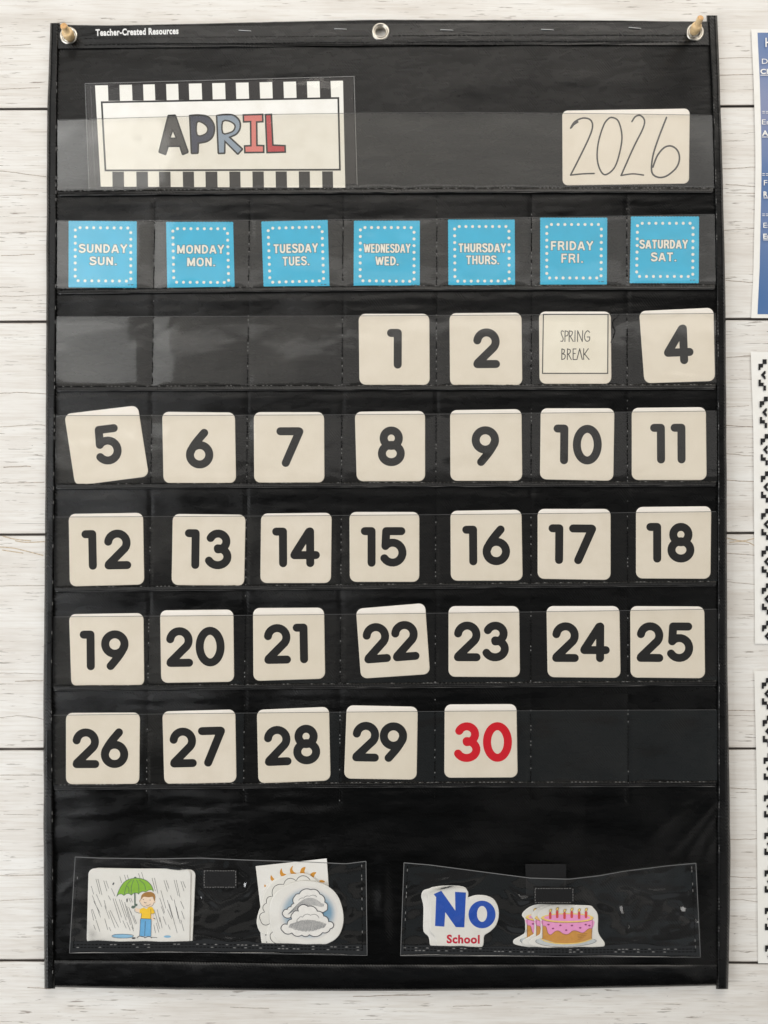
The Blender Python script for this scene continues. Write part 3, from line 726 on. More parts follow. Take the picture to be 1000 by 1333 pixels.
DAYS = [('SUNDAY', 'SUN.', (89.6, 287.6), (178, 288.2), (178, 374.6), (89.4, 374), (102.6, 166, 318, 329), (116.6, 152.4, 334.4, 345)),
 ('MONDAY', 'MON.', (216.5, 289), (303.5, 289), (305.5, 376.5), (218, 376), (230.5, 292, 319, 330), (243.5, 280.5, 335.5, 346.5)),
 ('TUESDAY', 'TUES.', (340.5, 288.5), (426.5, 286.5), (429, 374), (343.5, 376.5), (356.2, 414, 317.5, 329), (368, 403, 334, 345.5)),
 ('WEDNESDAY', 'WED.', (461, 287.5), (546.5, 287.5), (546.5, 375), (460.5, 374), (474, 534.3, 317.5, 329), (489, 519, 334, 345.3)),
 ('THURSDAY', 'THURS.', (583.5, 286), (670, 286), (670.5, 374.5), (584, 375), (597, 659, 317, 328.3), (607, 650, 332.7, 344)),
 ('FRIDAY', 'FRI.', (703.5, 283.5), (790.5, 283.5), (790, 370.5), (703.5, 370.5), (717, 772.5, 314, 325.6), (730.5, 759.5, 330.3, 342)),
 ('SATURDAY', 'SAT.', (821.6, 282), (910, 282), (909.6, 368.5), (820, 368.5), (832.8, 895.5, 312.3, 323.5), (847.5, 880.8, 328.8, 340))]
for (a, b, c0, c1, c2, c3, ta, tb) in DAYS:
    c = (c0, c1, c2, c3); mx = (c0[0] + c2[0]) / 2; H = base_h(mx, 330); F.FOL = (mx, 330)
    k = thing('weekday_card', 'square bright blue card with dotted border reading %s' % a.lower(), 'card', mx, c2[1], H, 'blue weekday cards')
    pts = []; N = 44
    for (p, q) in ((c0, c1), (c1, c2), (c2, c3), (c3, c0)):
        for i in range(N):
            t = i / N; x, y = lerp(p[0], q[0], t), lerp(p[1], q[1], t); dx, dy = q[0] - p[0], q[1] - p[1]; L = math.hypot(dx, dy)
            e = 0.45 if i % 2 else -0.15; pts.append((x + dy / L * e, y - dx / L * e))
    f = F(); f.slab(pts, H + 0.0004, H + 0.0007, 0.25); f.build('card_face', 'blue', k, normals=True)
    ang = math.degrees(math.atan2(c1[1] - c0[1], c1[0] - c0[0])); f = F()
    dots = [quad(c, lerp(.167, .869, i / 7), .10) for i in range(8)] + [quad(c, lerp(.14, .848, i / 7), .90) for i in range(8)] + [quad(c, .097, lerp(.136, .832, i / 7)) for i in range(8)] + [quad(c, .914, lerp(.17, .867, i / 7)) for i in range(8)]
    for x, y in dots: f.disc(x, y, 1.95, 1.95, H + 0.00074, 12)
    f.build('border_dots', 'white', k, kind=None)
    f = F(); g = F()
    for (s, (x0, x1, yt, yb)) in ((a, ta), (b, tb)):
        sq = 0.030
        wd_ = min(2.35, (x1 - x0) / len(s) * .30); caps(f, s, x0, x1, yt, yb, H + 0.00074, wd_, .55, ang)
        caps(g, s, x0, x1, yt, yb, H + 0.00084, wd_, 0, ang)
    f.build('letter_outline', 'navyline', k); g.build('lettering', 'white', k)
    f = F(); x, y = quad(c, .885, .955); f.disc(x, y, .9, .8, H + .00074, 8); f.ribbon([(x + 2.6, y), (x + 6, y)], 1.0, H + .00074, cap=False); f.build('fine_print', 'navyline', k)

# ------------------------------------------------------------------ april card in its laminate pouch
F.FOL = None; H = base_h(290, 175)
ap = thing('month_card', 'laminated month card reading APRIL with black and white striped borders', 'card', 288, 243, H)
f = F(); f.slab([(112.5, 110.5), (459.5, 101), (463.5, 240), (117.5, 244.5)], H + 0.0003, H + 0.0006, .4); f.build('card_face', 'blackcard', ap, normals=True)
f = F(); wq = ((123.8, 111.2), (446.6, 105), (449.6, 244.4), (131.3, 243)); f.poly(list(wq), H + 0.00064); f.build('white_ground', 'paper', ap)
f = F(); h = H + 0.00068
tops = [(140.5, 155.5), (171.8, 186.3), (201.5, 216.3), (232, 245.8), (262.5, 276.3), (293, 307), (323.6, 338), (354.4, 369), (385.4, 399.6), (416, 430.4)]
bots = [(146.3, 161.3), (177.5, 192.5), (207, 222), (238, 252.5), (267.5, 283), (298.6, 313), (328.6, 343.4), (358.8, 373.4), (389, 403.4), (419.4, 433.4)]
for a, b in tops:
    f = F(); y = lerp(111.2, 105, (a - 124) / 323); y2 = lerp(131.5, 127, (a - 124) / 323); f.poly([(a, y - .6), (b, y - .6), (b + .8, y2), (a + .8, y2)], h); f.build('stripe', 'blackcard', ap)
for a, b in bots:
    f = F(); y = lerp(224.3, 223.6, (a - 124) / 323); y2 = lerp(243.5, 245, (a - 124) / 323); f.poly([(a, y - .6), (b, y - .6), (b + .4, y2), (a + .4, y2)], h); f.build('stripe', 'blackcard', ap)
fr = [(131.3, 132), (441.6, 126.4), (443.8, 222), (136.3, 223)]
f = F(); f.poly(fr, H + 0.00078, [inset(fr, 2.3)]); f.build('frame_line', 'print', ap)
f = F(); f.poly(inset(fr, 2.3), H + 0.00072); f.build('title_panel', 'paper', ap)
LET = {'A': ([(100, 58), (106, 52), (156, 49), (164, 56), (255, 318), (250, 330), (212, 346), (204, 340), (186, 286), (110, 286), (92, 342), (86, 346), (38, 328), (35, 318)], [(140, 175), (157, 216), (125, 217)], (58, 55, 55)),
       'P': (smooth([(255, 60), (262, 52), (330, 48), (395, 60), (435, 105), (447, 155), (432, 215), (390, 250), (330, 263)], 4) + [(328, 328), (322, 336), (275, 338), (268, 330)], smooth([(318, 112), (350, 114), (380, 138), (387, 162), (370, 188), (320, 196)], 3, True), (44, 50, 76)),
       'R': (smooth([(450, 60), (458, 52), (525, 44), (585, 52), (628, 95), (632, 150), (605, 195), (562, 217)], 4) + [(648, 296), (647, 306), (614, 342), (604, 341), (522, 258), (521, 328), (515, 337), (468, 338), (462, 330)], smooth([(505, 105), (550, 105), (583, 130), (575, 162), (545, 178), (505, 180)], 3, True), (140, 157, 180)),
       'I': ([(643, 48), (795, 43), (797, 108), (752, 110), (754, 268), (803, 270), (803, 330), (655, 332), (652, 272), (698, 270), (696, 108), (645, 110)], None, (222, 122, 118)),
       'L': ([(803, 46), (858, 43), (869, 266), (957, 270), (959, 328), (815, 332)], None, (190, 45, 56))}
for ch, (outl, hole, colr) in LET.items():
    o = zm(200, 140, 5.556, outl); hl = [zm(200, 140, 5.556, hole)] if hole else []
    M['f' + ch] = plain('letter_colour_' + ch.lower(), srgb(*colr)[:3], 0.45)
    f = F(); f.poly(o, H + 0.00080, hl); L = f.build('letter', plain_black if False else 'print', ap)
    f = F(); f.poly(inset(o, 2.2), H + 0.00086, [inset(x, -2.0) for x in hl]); f.build('letter_fill', 'f' + ch, L)
f = F(); lam = ((110.8, 108.8), (461, 99.4), (465, 240), (116, 246))
f.grid(30, 14, lambda u, v: (*quad(lam, u, v), H + 0.00100 + 0.00012 * nz(u * 6, v * 4, 5) * min(1, 8 * min(u, 1 - u, v, 1 - v))))
f.build('laminate_pouch', 'lam', ap, smooth=True)
f = F(); f.ribbon([lam[0], lam[1]], .9, H + .00115); f.ribbon([lam[1], lam[2]], 1.0, H + .00115); f.ribbon([lam[0], lam[3]], .8, H + .00115); f.ribbon([(118, 112), (124, 240)], .4, H + .00115); f.build('pouch_edge', 'rim', ap)

# 2026 card
F.FOL = (815, 190); H = base_h(815, 190); yc = ((732, 144), (898, 141.3), (897, 239), (732.5, 241.4))
k = thing('year_card', 'wide white rounded card with 2026 handwritten in thin black marker', 'card', 815, 240, H)
f = F(); f.slab(rquad(yc, 7), H + 0.0003, H + 0.001, .8); f.build('card_face', 'card', k, normals=True)
Z = lambda *p: zm(700, 10, 3.846, p); f = F(); hh2 = H + 0.00105
f.ribbon(smooth(Z((165, 603), (185, 572), (225, 553), (262, 560), (275, 590), (262, 640), (215, 740), (165, 838)), 8), 2.1, hh2)
f.ribbon(smooth(Z((168, 600), (180, 585), (200, 572)), 4), 2.6, hh2)
f.ribbon(smooth(Z((165, 838), (225, 832), (283, 830)), 6), 1.9, hh2)
f.ribbon(smooth(Z((375, 550), (405, 570), (422, 640), (412, 720), (385, 800), (340, 836), (312, 810), (298, 750), (305, 670), (330, 590), (352, 558)), 7, True), 2.0, hh2, True)
f.ribbon(smooth(Z((472, 570), (490, 545), (515, 540), (535, 565), (525, 610), (480, 700), (418, 840)), 8), 2.1, hh2)
f.ribbon(smooth(Z((418, 840), (475, 832), (530, 838)), 6), 1.9, hh2)
f.ribbon(smooth(Z((645, 550), (610, 640), (580, 730), (570, 800), (578, 835), (610, 850), (650, 840), (695, 800), (710, 755), (700, 715), (670, 693), (635, 700), (600, 740), (577, 798)), 8), 2.2, hh2)
f.build('handwriting', 'ink', k)

# ------------------------------------------------------------------ storage pockets at the bottom
F.FOL = None
def storage(topc, botc, lx, rx, patch, back, seed, folds):
    f = F()
    def fn(u, v):
        xa = lerp(lx[0], lx[1], v); xb = lerp(rx[0], rx[1], v); x = lerp(xa, xb, u)
        y = lerp(interp(topc, x), interp(botc, x), v)
        e = min(0.9 + 0.1 * sst((x - xa) / 40), 0.82 + 0.18 * sst((xb - x) / 45)); eb = max(0, min(1, (1 - v) * 120 / 14)) ** .6; lift = e * eb
        wr = 0.0012 * nz(x * 0.02, y * 0.03, seed) + 0.0009 * nz(x * 0.045 + 3 + y * .02, y * 0.05, seed + 5)
        cx = (patch[0][0] + patch[1][0]) / 2; pd = math.hypot((x - cx) / 60, (y - patch[0][1] - 12) / 34)
        wr += 0.0006 * math.exp(-pd * pd) * nz(math.atan2(y - patch[0][1] - 12, x - cx) * 2.4, pd * 1.2, seed)
        wr += 1.25 * ridges(folds, x, y)
        h = base_h(x, y) + 0.0016 + 0.0060 * lift + lift * wr * 0.8 + 0.0012 * lift * (1 - v)
        return x, y, h
    f.grid(200, 70, fn); p = f.build('storage_pocket', 'film2', chart, smooth=True)
    f = F()
    def rib(us, vs_, w=.9):
        f.ribbon([fn(u, v)[:2] for u, v in zip(us, vs_)], w, base_h(lx[0], 1180) + 0.0052, cap=False)
    N = 60; up = [i / N for i in range(N + 1)]
    f = F()
    for (cu, cv, w) in (([i / N for i in range(N + 1)], [0] * (N + 1), 1.0), ([0] * (N + 1), [i / N for i in range(N + 1)], .8), ([1] * (N + 1), [i / N for i in range(N + 1)], .8), ([i / N for i in range(N + 1)], [1] * (N + 1), .7)):
        pts = [fn(u, v) for u, v in zip(cu, cv)]; vs_ = []
        horiz = abs(pts[-1][0] - pts[0][0]) > 100
        for (x, y, h) in pts:
            a = f.pt(x - (0 if horiz else w / 2), y - (w / 2 if horiz else 0), h + .0001); b = f.pt(x + (0 if horiz else w / 2), y + (w / 2 if horiz else 0), h + .0001); vs_.append((a, b))
        for (a, b), (c2_, d2) in zip(vs_, vs_[1:]): f.f.append((a, b, d2, c2_))
    f.build('edge_highlight', 'rim', p)  # grey ribbons painted as the highlight round the storage film
    f = F(); g = F()
    for (u0, v0, u1, v1) in ((0.012, 0.03, 0.012, 0.95), (0.985, 0.03, 0.985, 0.95), (0.01, 0.945, 0.99, 0.945), (0.01, 0.915, 0.99, 0.915)):
        n = 26 if u0 == u1 else 78
        for i in range(n):
            a = fn(lerp(u0, u1, i / n), lerp(v0, v1, i / n)); b = fn(lerp(u0, u1, (i + 1) / n), lerp(v0, v1, (i + 1) / n))
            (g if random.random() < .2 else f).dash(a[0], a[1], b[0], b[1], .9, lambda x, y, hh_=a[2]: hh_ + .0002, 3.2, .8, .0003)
    (x0, y0), (x1, y1) = patch
    cxm, cym = (x0 + x1) / 2, (y0 + y1) / 2
    ph = base_h(cxm, cym) + 0.0016 + 0.0060 + 0.0016
    for (a, b) in (((x0 + 2, y0 + 1.6), (x1 - 2, y0 + 1.6)), ((x0 + 2, y1 - 1.6), (x1 - 2, y1 - 1.6)), ((x0 + 2, y0 + 2), (x0 + 2, y1 - 2)), ((x1 - 2, y0 + 2), (x1 - 2, y1 - 2))):
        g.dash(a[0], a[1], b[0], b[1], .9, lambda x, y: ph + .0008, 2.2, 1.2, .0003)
    f.build('stitching', 'thread', p, kind='stuff'); g.build('lit_stitching', 'thread_lit', p, kind='stuff')
    f = F(); f.slab([(x0, y0), (x1, y0 + .5), (x1 - .3, y1), (x0 + .5, y1)], ph, ph + .0008, .6); f.build('fastener_patch', 'velcro', p, normals=True)
    if back:
        (a0, b0), (a1, b1) = back; hb = base_h(a0, b0) + .0012
        f = F(); f.slab([(a0, b0), (a1, b0), (a1 - 1, b1), (a0 + 1, b1)], hb, hb + .0008, .6); f.build('fastener_patch', 'velcro', chart, normals=True)
    return p
storage([(97, 1115.5), (130, 1117), (200, 1118), (262, 1117), (318, 1119.5), (400, 1122), (450, 1124.5), (478, 1121)], [(90, 1240.6), (250, 1239.5), (478, 1243.7)], (98, 90.5), (476.5, 478), ((264, 1132), (309, 1156.5)), None, 3, [([(262, 1158), (285, 1176), (322, 1160), (340, 1138)], .0016, 7), ([(252, 1138), (268, 1165), (258, 1192)], .0010, 6), ([(255, 1216), (300, 1226), (338, 1216)], .0016, 6), ([(190, 1122), (235, 1128), (262, 1124)], .0016, 5), ([(312, 1128), (326, 1142), (318, 1168)], .0013, 6), ([(440, 1150), (455, 1180), (450, 1215)], .0014, 7)])
storage([(524, 1123), (560, 1126), (636, 1136), (690, 1143), (740, 1144.5), (780, 1140), (813, 1134), (870, 1127), (908, 1123.5)], [(520, 1244), (700, 1245), (912, 1246)], (526, 521.5), (906, 912), ((694.8, 1155), (748, 1176.6)), ((684, 1124.6), (737.5, 1166)), 14, [([(762, 1148), (775, 1168), (802, 1182), (812, 1206), (820, 1226)], .0015, 8), ([(808, 1150), (850, 1163), (892, 1160)], .0014, 6), ([(532, 1168), (565, 1152), (625, 1140)], .0018, 8), ([(872, 1176), (890, 1190), (906, 1200)], .0010, 6), ([(664, 1158), (678, 1172), (690, 1170)], .0020, 5), ([(652, 1196), (668, 1206), (682, 1208)], .0016, 6), ([(790, 1228), (840, 1228), (895, 1238)], .0014, 5)])

# ------------------------------------------------------------------ picture cards
def col(name, r, g, b): M[name] = plain(name, srgb(r, g, b)[:3], 0.5, grain=0.05, gs=300)
col('leaf_green', 140, 190, 60); col('pen_grey', 62, 64, 72); col('skin_tone', 246, 222, 198); col('hair_brown', 168, 122, 62); col('shirt_yellow', 252, 205, 40)
col('jeans_blue', 104, 176, 226); col('puddle_blue', 140, 190, 222); col('handle_green', 88, 108, 96); col('sun_orange', 216, 150, 45); col('deep_blue', 25, 78, 178); col('school_red', 200, 25, 55)
col('cake_tan', 208, 150, 70); col('icing_pink', 240, 160, 210); col('cream_yellow', 246, 214, 120); col('candle_red', 214, 78, 74); col('plate_grey', 200, 206, 208); col('cake_line', 110, 70, 40); col('berry', 140, 50, 110); col('hatch', 62, 70, 84); col('cloud_white', 240, 238, 234); col('pencil', 130, 130, 130)
def solid(name, outline, h0, h1, mat, parent, **kw):
    f = F(); f.slab(outline, h0, h1, .7); return f.build(name, mat, parent, normals=True, **kw)
# umbrella card and the card behind it
H = base_h(180, 1180) + 0.0008
k = thing('picture_card', 'white rounded card peeking out behind the rainy day picture', 'card', 190, 1231, H, 'picture cards in the left storage pocket')
solid('card_face', rquad(((120, 1129.5), (255, 1132), (250.5, 1232), (118, 1230)), 8), H, H + .0007, 'card_edge', k)
rain = thing('picture_card', 'rounded weather card with a boy in a yellow shirt under a green umbrella in rain', 'card', 180, 1231, H, 'picture cards in the left storage pocket')
rc = ((115.4, 1130.4), (249, 1130.8), (247, 1231.2), (112.8, 1229.6)); solid('card_face', rquad(rc, 8), H + .0008, H + .0016, 'card_edge', rain)
Hp = H + .00165
Z = lambda *p: zm(145, 1135, 14.286, p)
def flat(name, mat, parent, h, polys=(), lines=(), discs=()):
    f = F()
    for p in polys: f.poly(p, h)
    for (p, w) in lines: f.ribbon(p, w, h + .00003)
    for d in discs: f.disc(*d[:4], h, 20, d[4] if len(d) > 4 else 0)
    return f.build(name, mat, parent)
A5 = [(145, 268, 160, 320), (175, 222, 200, 318), (188, 222, 214, 325), (226, 232, 246, 300), (240, 232, 258, 282), (330, 205, 342, 245), (360, 195, 372, 232), (378, 195, 388, 225), (452, 185, 462, 215), (472, 178, 490, 240), (540, 215, 562, 300), (556, 215, 578, 315),
      (618, 230, 640, 302), (632, 230, 650, 282), (684, 228, 710, 330), (698, 228, 722, 340), (728, 236, 748, 300), (740, 236, 758, 278), (276, 283, 298, 332), (152, 330, 205, 470), (178, 322, 212, 400), (228, 360, 242, 412), (256, 330, 270, 358), (286, 348, 335, 505), (300, 350, 342, 470),
      (326, 352, 372, 490), (340, 358, 378, 470), (362, 372, 400, 520), (375, 400, 418, 545), (145, 420, 160, 490), (152, 418, 175, 482), (160, 365, 200, 440), (176, 490, 200, 562), (160, 520, 172, 550), (232, 395, 262, 480), (258, 430, 300, 540), (268, 425, 322, 535), (232, 480, 252, 552), (260, 535, 272, 560),
      (350, 492, 372, 542), (376, 502, 398, 555), (408, 532, 420, 560), (388, 405, 410, 460), (420, 460, 440, 512), (400, 430, 432, 515), (598, 296, 630, 412), (590, 345, 622, 440), (640, 360, 672, 470), (652, 385, 684, 500), (660, 330, 672, 360), (684, 355, 712, 480), (696, 400, 724, 510), (726, 365, 748, 415),
      (732, 430, 750, 482), (728, 488, 748, 560), (684, 500, 704, 572), (640, 420, 668, 480), (612, 465, 632, 520), (645, 520, 658, 550), (574, 420, 592, 500), (560, 440, 590, 545), (568, 508, 584, 568), (552, 520, 562, 570), (590, 470, 606, 540), (600, 400, 618, 450), (390, 345, 400, 372), (402, 345, 412, 372)]
flat('rain_lines', 'pen_grey', rain, Hp, lines=[(zm(90, 1100, 5, [(a, b), (c, d)]), .45) for a, b, c, d in A5])
um = Z((100, 455), (130, 370), (170, 285), (235, 195), (310, 145), (400, 122), (500, 118), (590, 135), (670, 175), (735, 240), (770, 310), (780, 365))
um_b = Z((745, 332), (690, 342), (640, 372), (585, 362), (530, 385), (510, 415), (480, 392), (430, 390), (400, 405), (375, 435), (330, 403), (285, 405), (235, 440), (190, 410), (140, 415), (100, 455))
flat('umbrella_canopy', 'leaf_green', rain, Hp + .00004, polys=[smooth(um, 3) + um_b[:-1]])
flat('umbrella_outline', 'handle_green', rain, Hp + .0001, lines=[(smooth(um, 3), .7), (um_b, .6), (smooth(Z((375, 150), (290, 240), (235, 435)), 5), .6), (smooth(Z((415, 150), (375, 270), (370, 425)), 5), .6), (smooth(Z((470, 150), (510, 260), (510, 410)), 5), .6), (smooth(Z((525, 150), (610, 230), (640, 330)), 5), .6), (smooth(Z((290, 260), (325, 310), (325, 390)), 5), .5), (Z((437, 400), (440, 650)), 1.7)], discs=[(*Z((445, 107))[0], 1.7, 1.1), (*Z((405, 655))[0], 2.4, 1.9), (*Z((465, 615))[0], 1.6, 1.6)])
flat('boy_skin', 'skin_tone', rain, Hp + .00008, polys=[Z((445, 670), (550, 690), (530, 752), (470, 745), (438, 715)), Z((740, 780), (782, 780), (785, 858), (815, 872), (785, 908), (742, 888))], discs=[(*Z((670, 550))[0], 8.9, 7.2), (*Z((537, 535))[0], 1.4, 1.7), (*Z((805, 560))[0], 1.2, 1.6)])
flat('boy_hair', 'hair_brown', rain, Hp + .00014, polys=[smooth(Z((552, 500), (560, 440), (600, 398), (660, 375), (740, 375), (800, 410), (818, 470), (805, 545), (785, 500), (765, 462), (690, 472), (600, 462), (570, 500)), 3, True)])
flat('boy_shirt', 'shirt_yellow', rain, Hp + .00012, polys=[Z((528, 695), (600, 662), (650, 692), (700, 650), (762, 655), (792, 705), (806, 765), (738, 782), (736, 872), (550, 865), (562, 775), (524, 768))])
flat('boy_jeans', 'jeans_blue', rain, Hp + .00011, polys=[Z((542, 870), (742, 880), (736, 1200), (632, 1200), (525, 1192))])
flat('puddle', 'puddle_blue', rain, Hp + .00004, discs=[(*Z((210, 1195))[0], 14, 2.6, .03)])
flat('puddle', 'puddle_blue', rain, Hp + .00004, discs=[(90 + 640 / 5, 1100 + 596 / 5, 4.6, 1.6)])
flat('boy_outline', 'pen_grey', rain, Hp + .0002, lines=[(smooth(Z((545, 500), (530, 560), (580, 630), (660, 655), (760, 630), (800, 560)), 4), .35), (Z((632, 920), (620, 1192)), .5), (Z((742, 885), (736, 1200)), .45), (Z((542, 875), (524, 1195)), .45), (Z((562, 775), (550, 865)), .4), (Z((735, 690), (736, 870)), .4), (smooth(Z((480, 1228), (520, 1195), (610, 1212), (625, 1228)), 4), .9), (smooth(Z((630, 1222), (700, 1200), (752, 1226)), 4), .9), (smooth(Z((650, 622), (690, 625), (730, 598)), 4), .4), (smooth(Z((610, 560), (630, 578), (650, 570)), 4), .6), (Z((550, 868), (736, 876)), .6), (smooth(Z((792, 705), (808, 768), (738, 784)), 3), .4), (smooth(Z((524, 768), (440, 740), (440, 690)), 3), .4), (Z((785, 862), (815, 875)), .7),
     (smooth(Z((10, 1195), (60, 1165), (210, 1158), (380, 1170), (410, 1195), (340, 1225), (200, 1232), (60, 1222)), 4, True), .45), (Z((850, 1222), (760, 1218)), .5)],
     discs=[(*Z((598, 515))[0], .45, .6), (*Z((722, 525))[0], .45, .7), (*Z((415, 1232))[0], 2.6, 1.1), (*Z((292, 530))[0], .8, 2.6), (*Z((38, 220))[0], .9, 1.9, .5)])
# sun sheet, cloud cards, front cloud oval
ZW = lambda *p: zm(300, 1100, 5.556, p); G = 'weather cut-outs in the left storage pocket'
k = thing('sun_sheet', 'plain white paper square with orange sun rays sticking up from the pocket', 'card', 385, 1200, H)
solid('paper_sheet', ZW((183, 153), (697, 97), (730, 560), (235, 600)), H + .0002, H + .0004, 'paper', k)
rays = [((293, 218), (292, 250), (320, 268), (352, 260), (322, 250), (305, 232)), ((370, 168), (358, 195), (368, 225), (405, 215), (385, 205), (375, 190)), ((452, 150), (432, 175), (438, 208), (480, 208), (460, 195), (448, 175)), ((543, 160), (515, 168), (505, 205), (540, 208), (535, 190)), ((622, 198), (595, 198), (578, 215), (600, 235), (610, 215)), ((685, 265), (660, 252), (640, 262), (665, 272)), ((250, 285), (244, 300), (258, 300))]
flat('sun_rays', 'sun_orange', k, H + .00045, polys=[smooth(ZW(*r), 3, True) for r in rays])
def cloudcard(label, pts, h, lines):
    k = thing('cloud_card', label, 'card', 385, 1230, H, G); solid('card_face', smooth(ZW(*pts), 4, True), h, h + .0006, 'card_edge', k)
    if lines: flat('cloud_drawing', 'line', k, h + .00065, lines=[(smooth(ZW(*l), 5), w) for l, w in lines])
    return k
def bumps(J, b=0.32, close=False, n=7):
    out = []; N = len(J)
    for i in range(N if close else N - 1):
        p, q = J[i], J[(i + 1) % N]; dx, dy = q[0] - p[0], q[1] - p[1]; L = math.hypot(dx, dy)
        for k_ in range(n):
            t = k_ / n; s = math.sin(math.pi * t) ** .75 * b * L; out.append((p[0] + dx * t + dy / L * s, p[1] + dy * t - dx / L * s))
    if not close: out.append(J[-1])
    return out
cloudcard('rearmost white weather cut-out, only a rim showing at upper left', [(240, 330), (290, 270), (380, 225), (480, 300), (500, 600), (300, 640), (232, 560), (225, 440)], H + .0006, [])
cc = cloudcard('white cut-out with a puffy outlined cloud behind the two clouds card', [(225, 430), (250, 340), (300, 275), (400, 217), (470, 208), (540, 206), (598, 235), (640, 300), (640, 500), (400, 700), (260, 650), (215, 630), (190, 560), (205, 480)], H + .0013, [])
f = F(); f.ribbon(bumps(ZW((285, 568), (218, 545), (250, 485), (262, 420), (305, 372), (385, 285), (475, 258), (575, 250))), .75, H + .00196); f.build('cloud_drawing', 'line', cc)
cloudcard('small white cut-out corner showing lowest at the left of the clouds', [(225, 600), (300, 500), (420, 520), (500, 728), (410, 735), (300, 712), (262, 724), (235, 725), (222, 680)], H + .0007, [])
flat_h = H + .0021
cl = cloudcard('white cut-out with one curved line just behind the two clouds card', [(290, 560), (400, 500), (500, 600), (500, 738), (400, 735), (305, 722), (264, 700), (266, 640)], flat_h, [([(315, 620), (288, 650), (298, 690), (340, 715), (412, 710)], .7)])
flat('rain_drops', 'line', cc, H + .00196, discs=[(*ZW((256, 650))[0], .6, 1.0), (*ZW((264, 700))[0], .6, 1.4, .6)])
fo = cloudcard('oval weather card with two hatched clouds on a blue patch, frontmost', [(500, 262), (600, 264), (690, 290), (760, 345), (800, 420), (818, 510), (812, 590), (780, 660), (720, 705), (620, 735), (480, 742), (380, 715), (320, 660), (290, 570), (283, 480), (295, 400), (340, 335), (410, 290)], H + .0028, [])
hf = H + .00345
ZC = lambda *p: zm(350, 1140, 10, p)
tb = NT('blue_airbrush_print'); at = tb.add('ShaderNodeAttribute'); at.attribute_name = 'ink'
tb.link(tb.mix(at.outputs['Fac'], (0.83, 0.80, 0.76, 1), (0.15, 0.32, 0.47, 1)), tb.b.inputs['Base Color']); M['airbrush'] = tb.m
f = F(); rings = [(0, 1), (.62, 1), (.78, .95), (.87, .6), (.95, .2), (1.04, 0)]; val = []; n = 48
for (r, vv) in rings:
    for i in range(n):
        a = 2 * math.pi * i / n; f.pt(350 + (515 + 372 * r * math.cos(a)) / 10, 1140 + (490 + 345 * r * math.sin(a)) / 10, hf); val.append(vv * (0.75 + 0.35 * nz(math.cos(a) * 1.4, math.sin(a) * 1.4, 4)))
for j in range(len(rings) - 1):
    for i in range(n): f.f.append((j * n + i, j * n + (i + 1) % n, (j + 1) * n + (i + 1) % n, (j + 1) * n + i))
sky = f.build('blue_patch', 'airbrush', fo); att = sky.data.attributes.new('ink', 'FLOAT', 'POINT'); att.data.foreach_set('value', val)
JU = ZC((290, 540), (185, 515), (190, 462), (240, 440), (290, 405), (328, 362), (338, 268), (395, 238), (545, 182), (665, 240), (728, 345), (765, 410), (735, 462), (640, 455))
JL = ZC((300, 745), (180, 720), (165, 660), (240, 635), (300, 565), (310, 490), (388, 462), (395, 400), (508, 400), (632, 462), (715, 525), (778, 600), (845, 640), (800, 690), (700, 740), (530, 768), (430, 772))
f = F(); bu = bumps(JU, .22, True); f.poly(bu, hf + .00006); f.build('upper_cloud', 'cloud_white', fo)
f = F(); bl = bumps(JL, .22, True); f.poly(bl, hf + .0002); f.build('lower_cloud', 'cloud_white', fo)
flat('cloud_outline', 'pen_grey', fo, hf + .00014, lines=[(bu + bu[:1], 1.0), (bumps(ZC((390, 320), (455, 292), (530, 268), (625, 275)), .2), .5)])
flat('cloud_outline', 'pen_grey', fo, hf + .00028, lines=[(bl + bl[:1], 1.0), (bumps(ZC((370, 600), (390, 555), (440, 540), (545, 515), (655, 550)), .25), .5)])
hl = []; h2 = []
for i in range(38):
    t = i / 37; x = 275 + 460 * t; b = 70 * math.sin(math.pi * (0.08 + .84 * t)); hl.append((ZC((x + 12, 652 - b * (.9 + .2 * random.random()) - 6), (x - 14, 652 + b * (.9 + .2 * random.random()))), .55))
for i in range(32):
    t = i / 31; x = 262 + 440 * t; yc_ = 490 - 165 * math.sin(math.pi * min(.72, t * .78)) + 20 * t; b = 14 + 38 * math.sin(math.pi * t); h2.append((ZC((x + 14, yc_ - b), (x - 12 + 22 * t, yc_ + b)), .55))
flat('hatching', 'hatch', fo, hf + .00026, lines=hl); flat('hatching', 'hatch', fo, hf + .00012, lines=h2)

# no school cards
ZS = lambda *p: zm(520, 1110, 5.556, p)
H = base_h(600, 1190) + .0008
NS = [(208, 310), (225, 272), (285, 256), (380, 250), (468, 258), (498, 285), (500, 335), (560, 320), (640, 325), (700, 360), (720, 440), (702, 520), (655, 572), (614, 600), (608, 662), (580, 690), (480, 696), (320, 695), (275, 675), (262, 610), (228, 575), (222, 530), (224, 400), (216, 350)]
for i, (dx, dy, hh_, lab) in enumerate([(-50, 0, 0, 'rearmost no school cut-out showing only its white left rim'), (-8, -14, .0008, 'middle no school cut-out showing a thin rim above the letters'), (0, 0, .0016, 'front white cut-out reading No School in blue and red')]):
    k = thing('school_card', lab, 'card', 600, 1235, H, 'no school cut-outs'); solid('card_face', smooth(ZS(*[(x + dx, y + dy) for x, y in NS]), 3, True), H + hh_, H + hh_ + .0007, 'card_edge', k)
    if i == 0: flat('lettering', 'deep_blue', k, H + hh_ + .00075, polys=[ZS((217, 340), (224, 345), (224, 545), (217, 545))])
flat('blue_lettering', 'deep_blue', k, H + .00235, polys=[ZS((248, 300), (303, 275), (405, 420), (403, 283), (482, 288), (470, 540), (408, 538), (332, 430), (325, 535), (258, 530), (266, 322))])
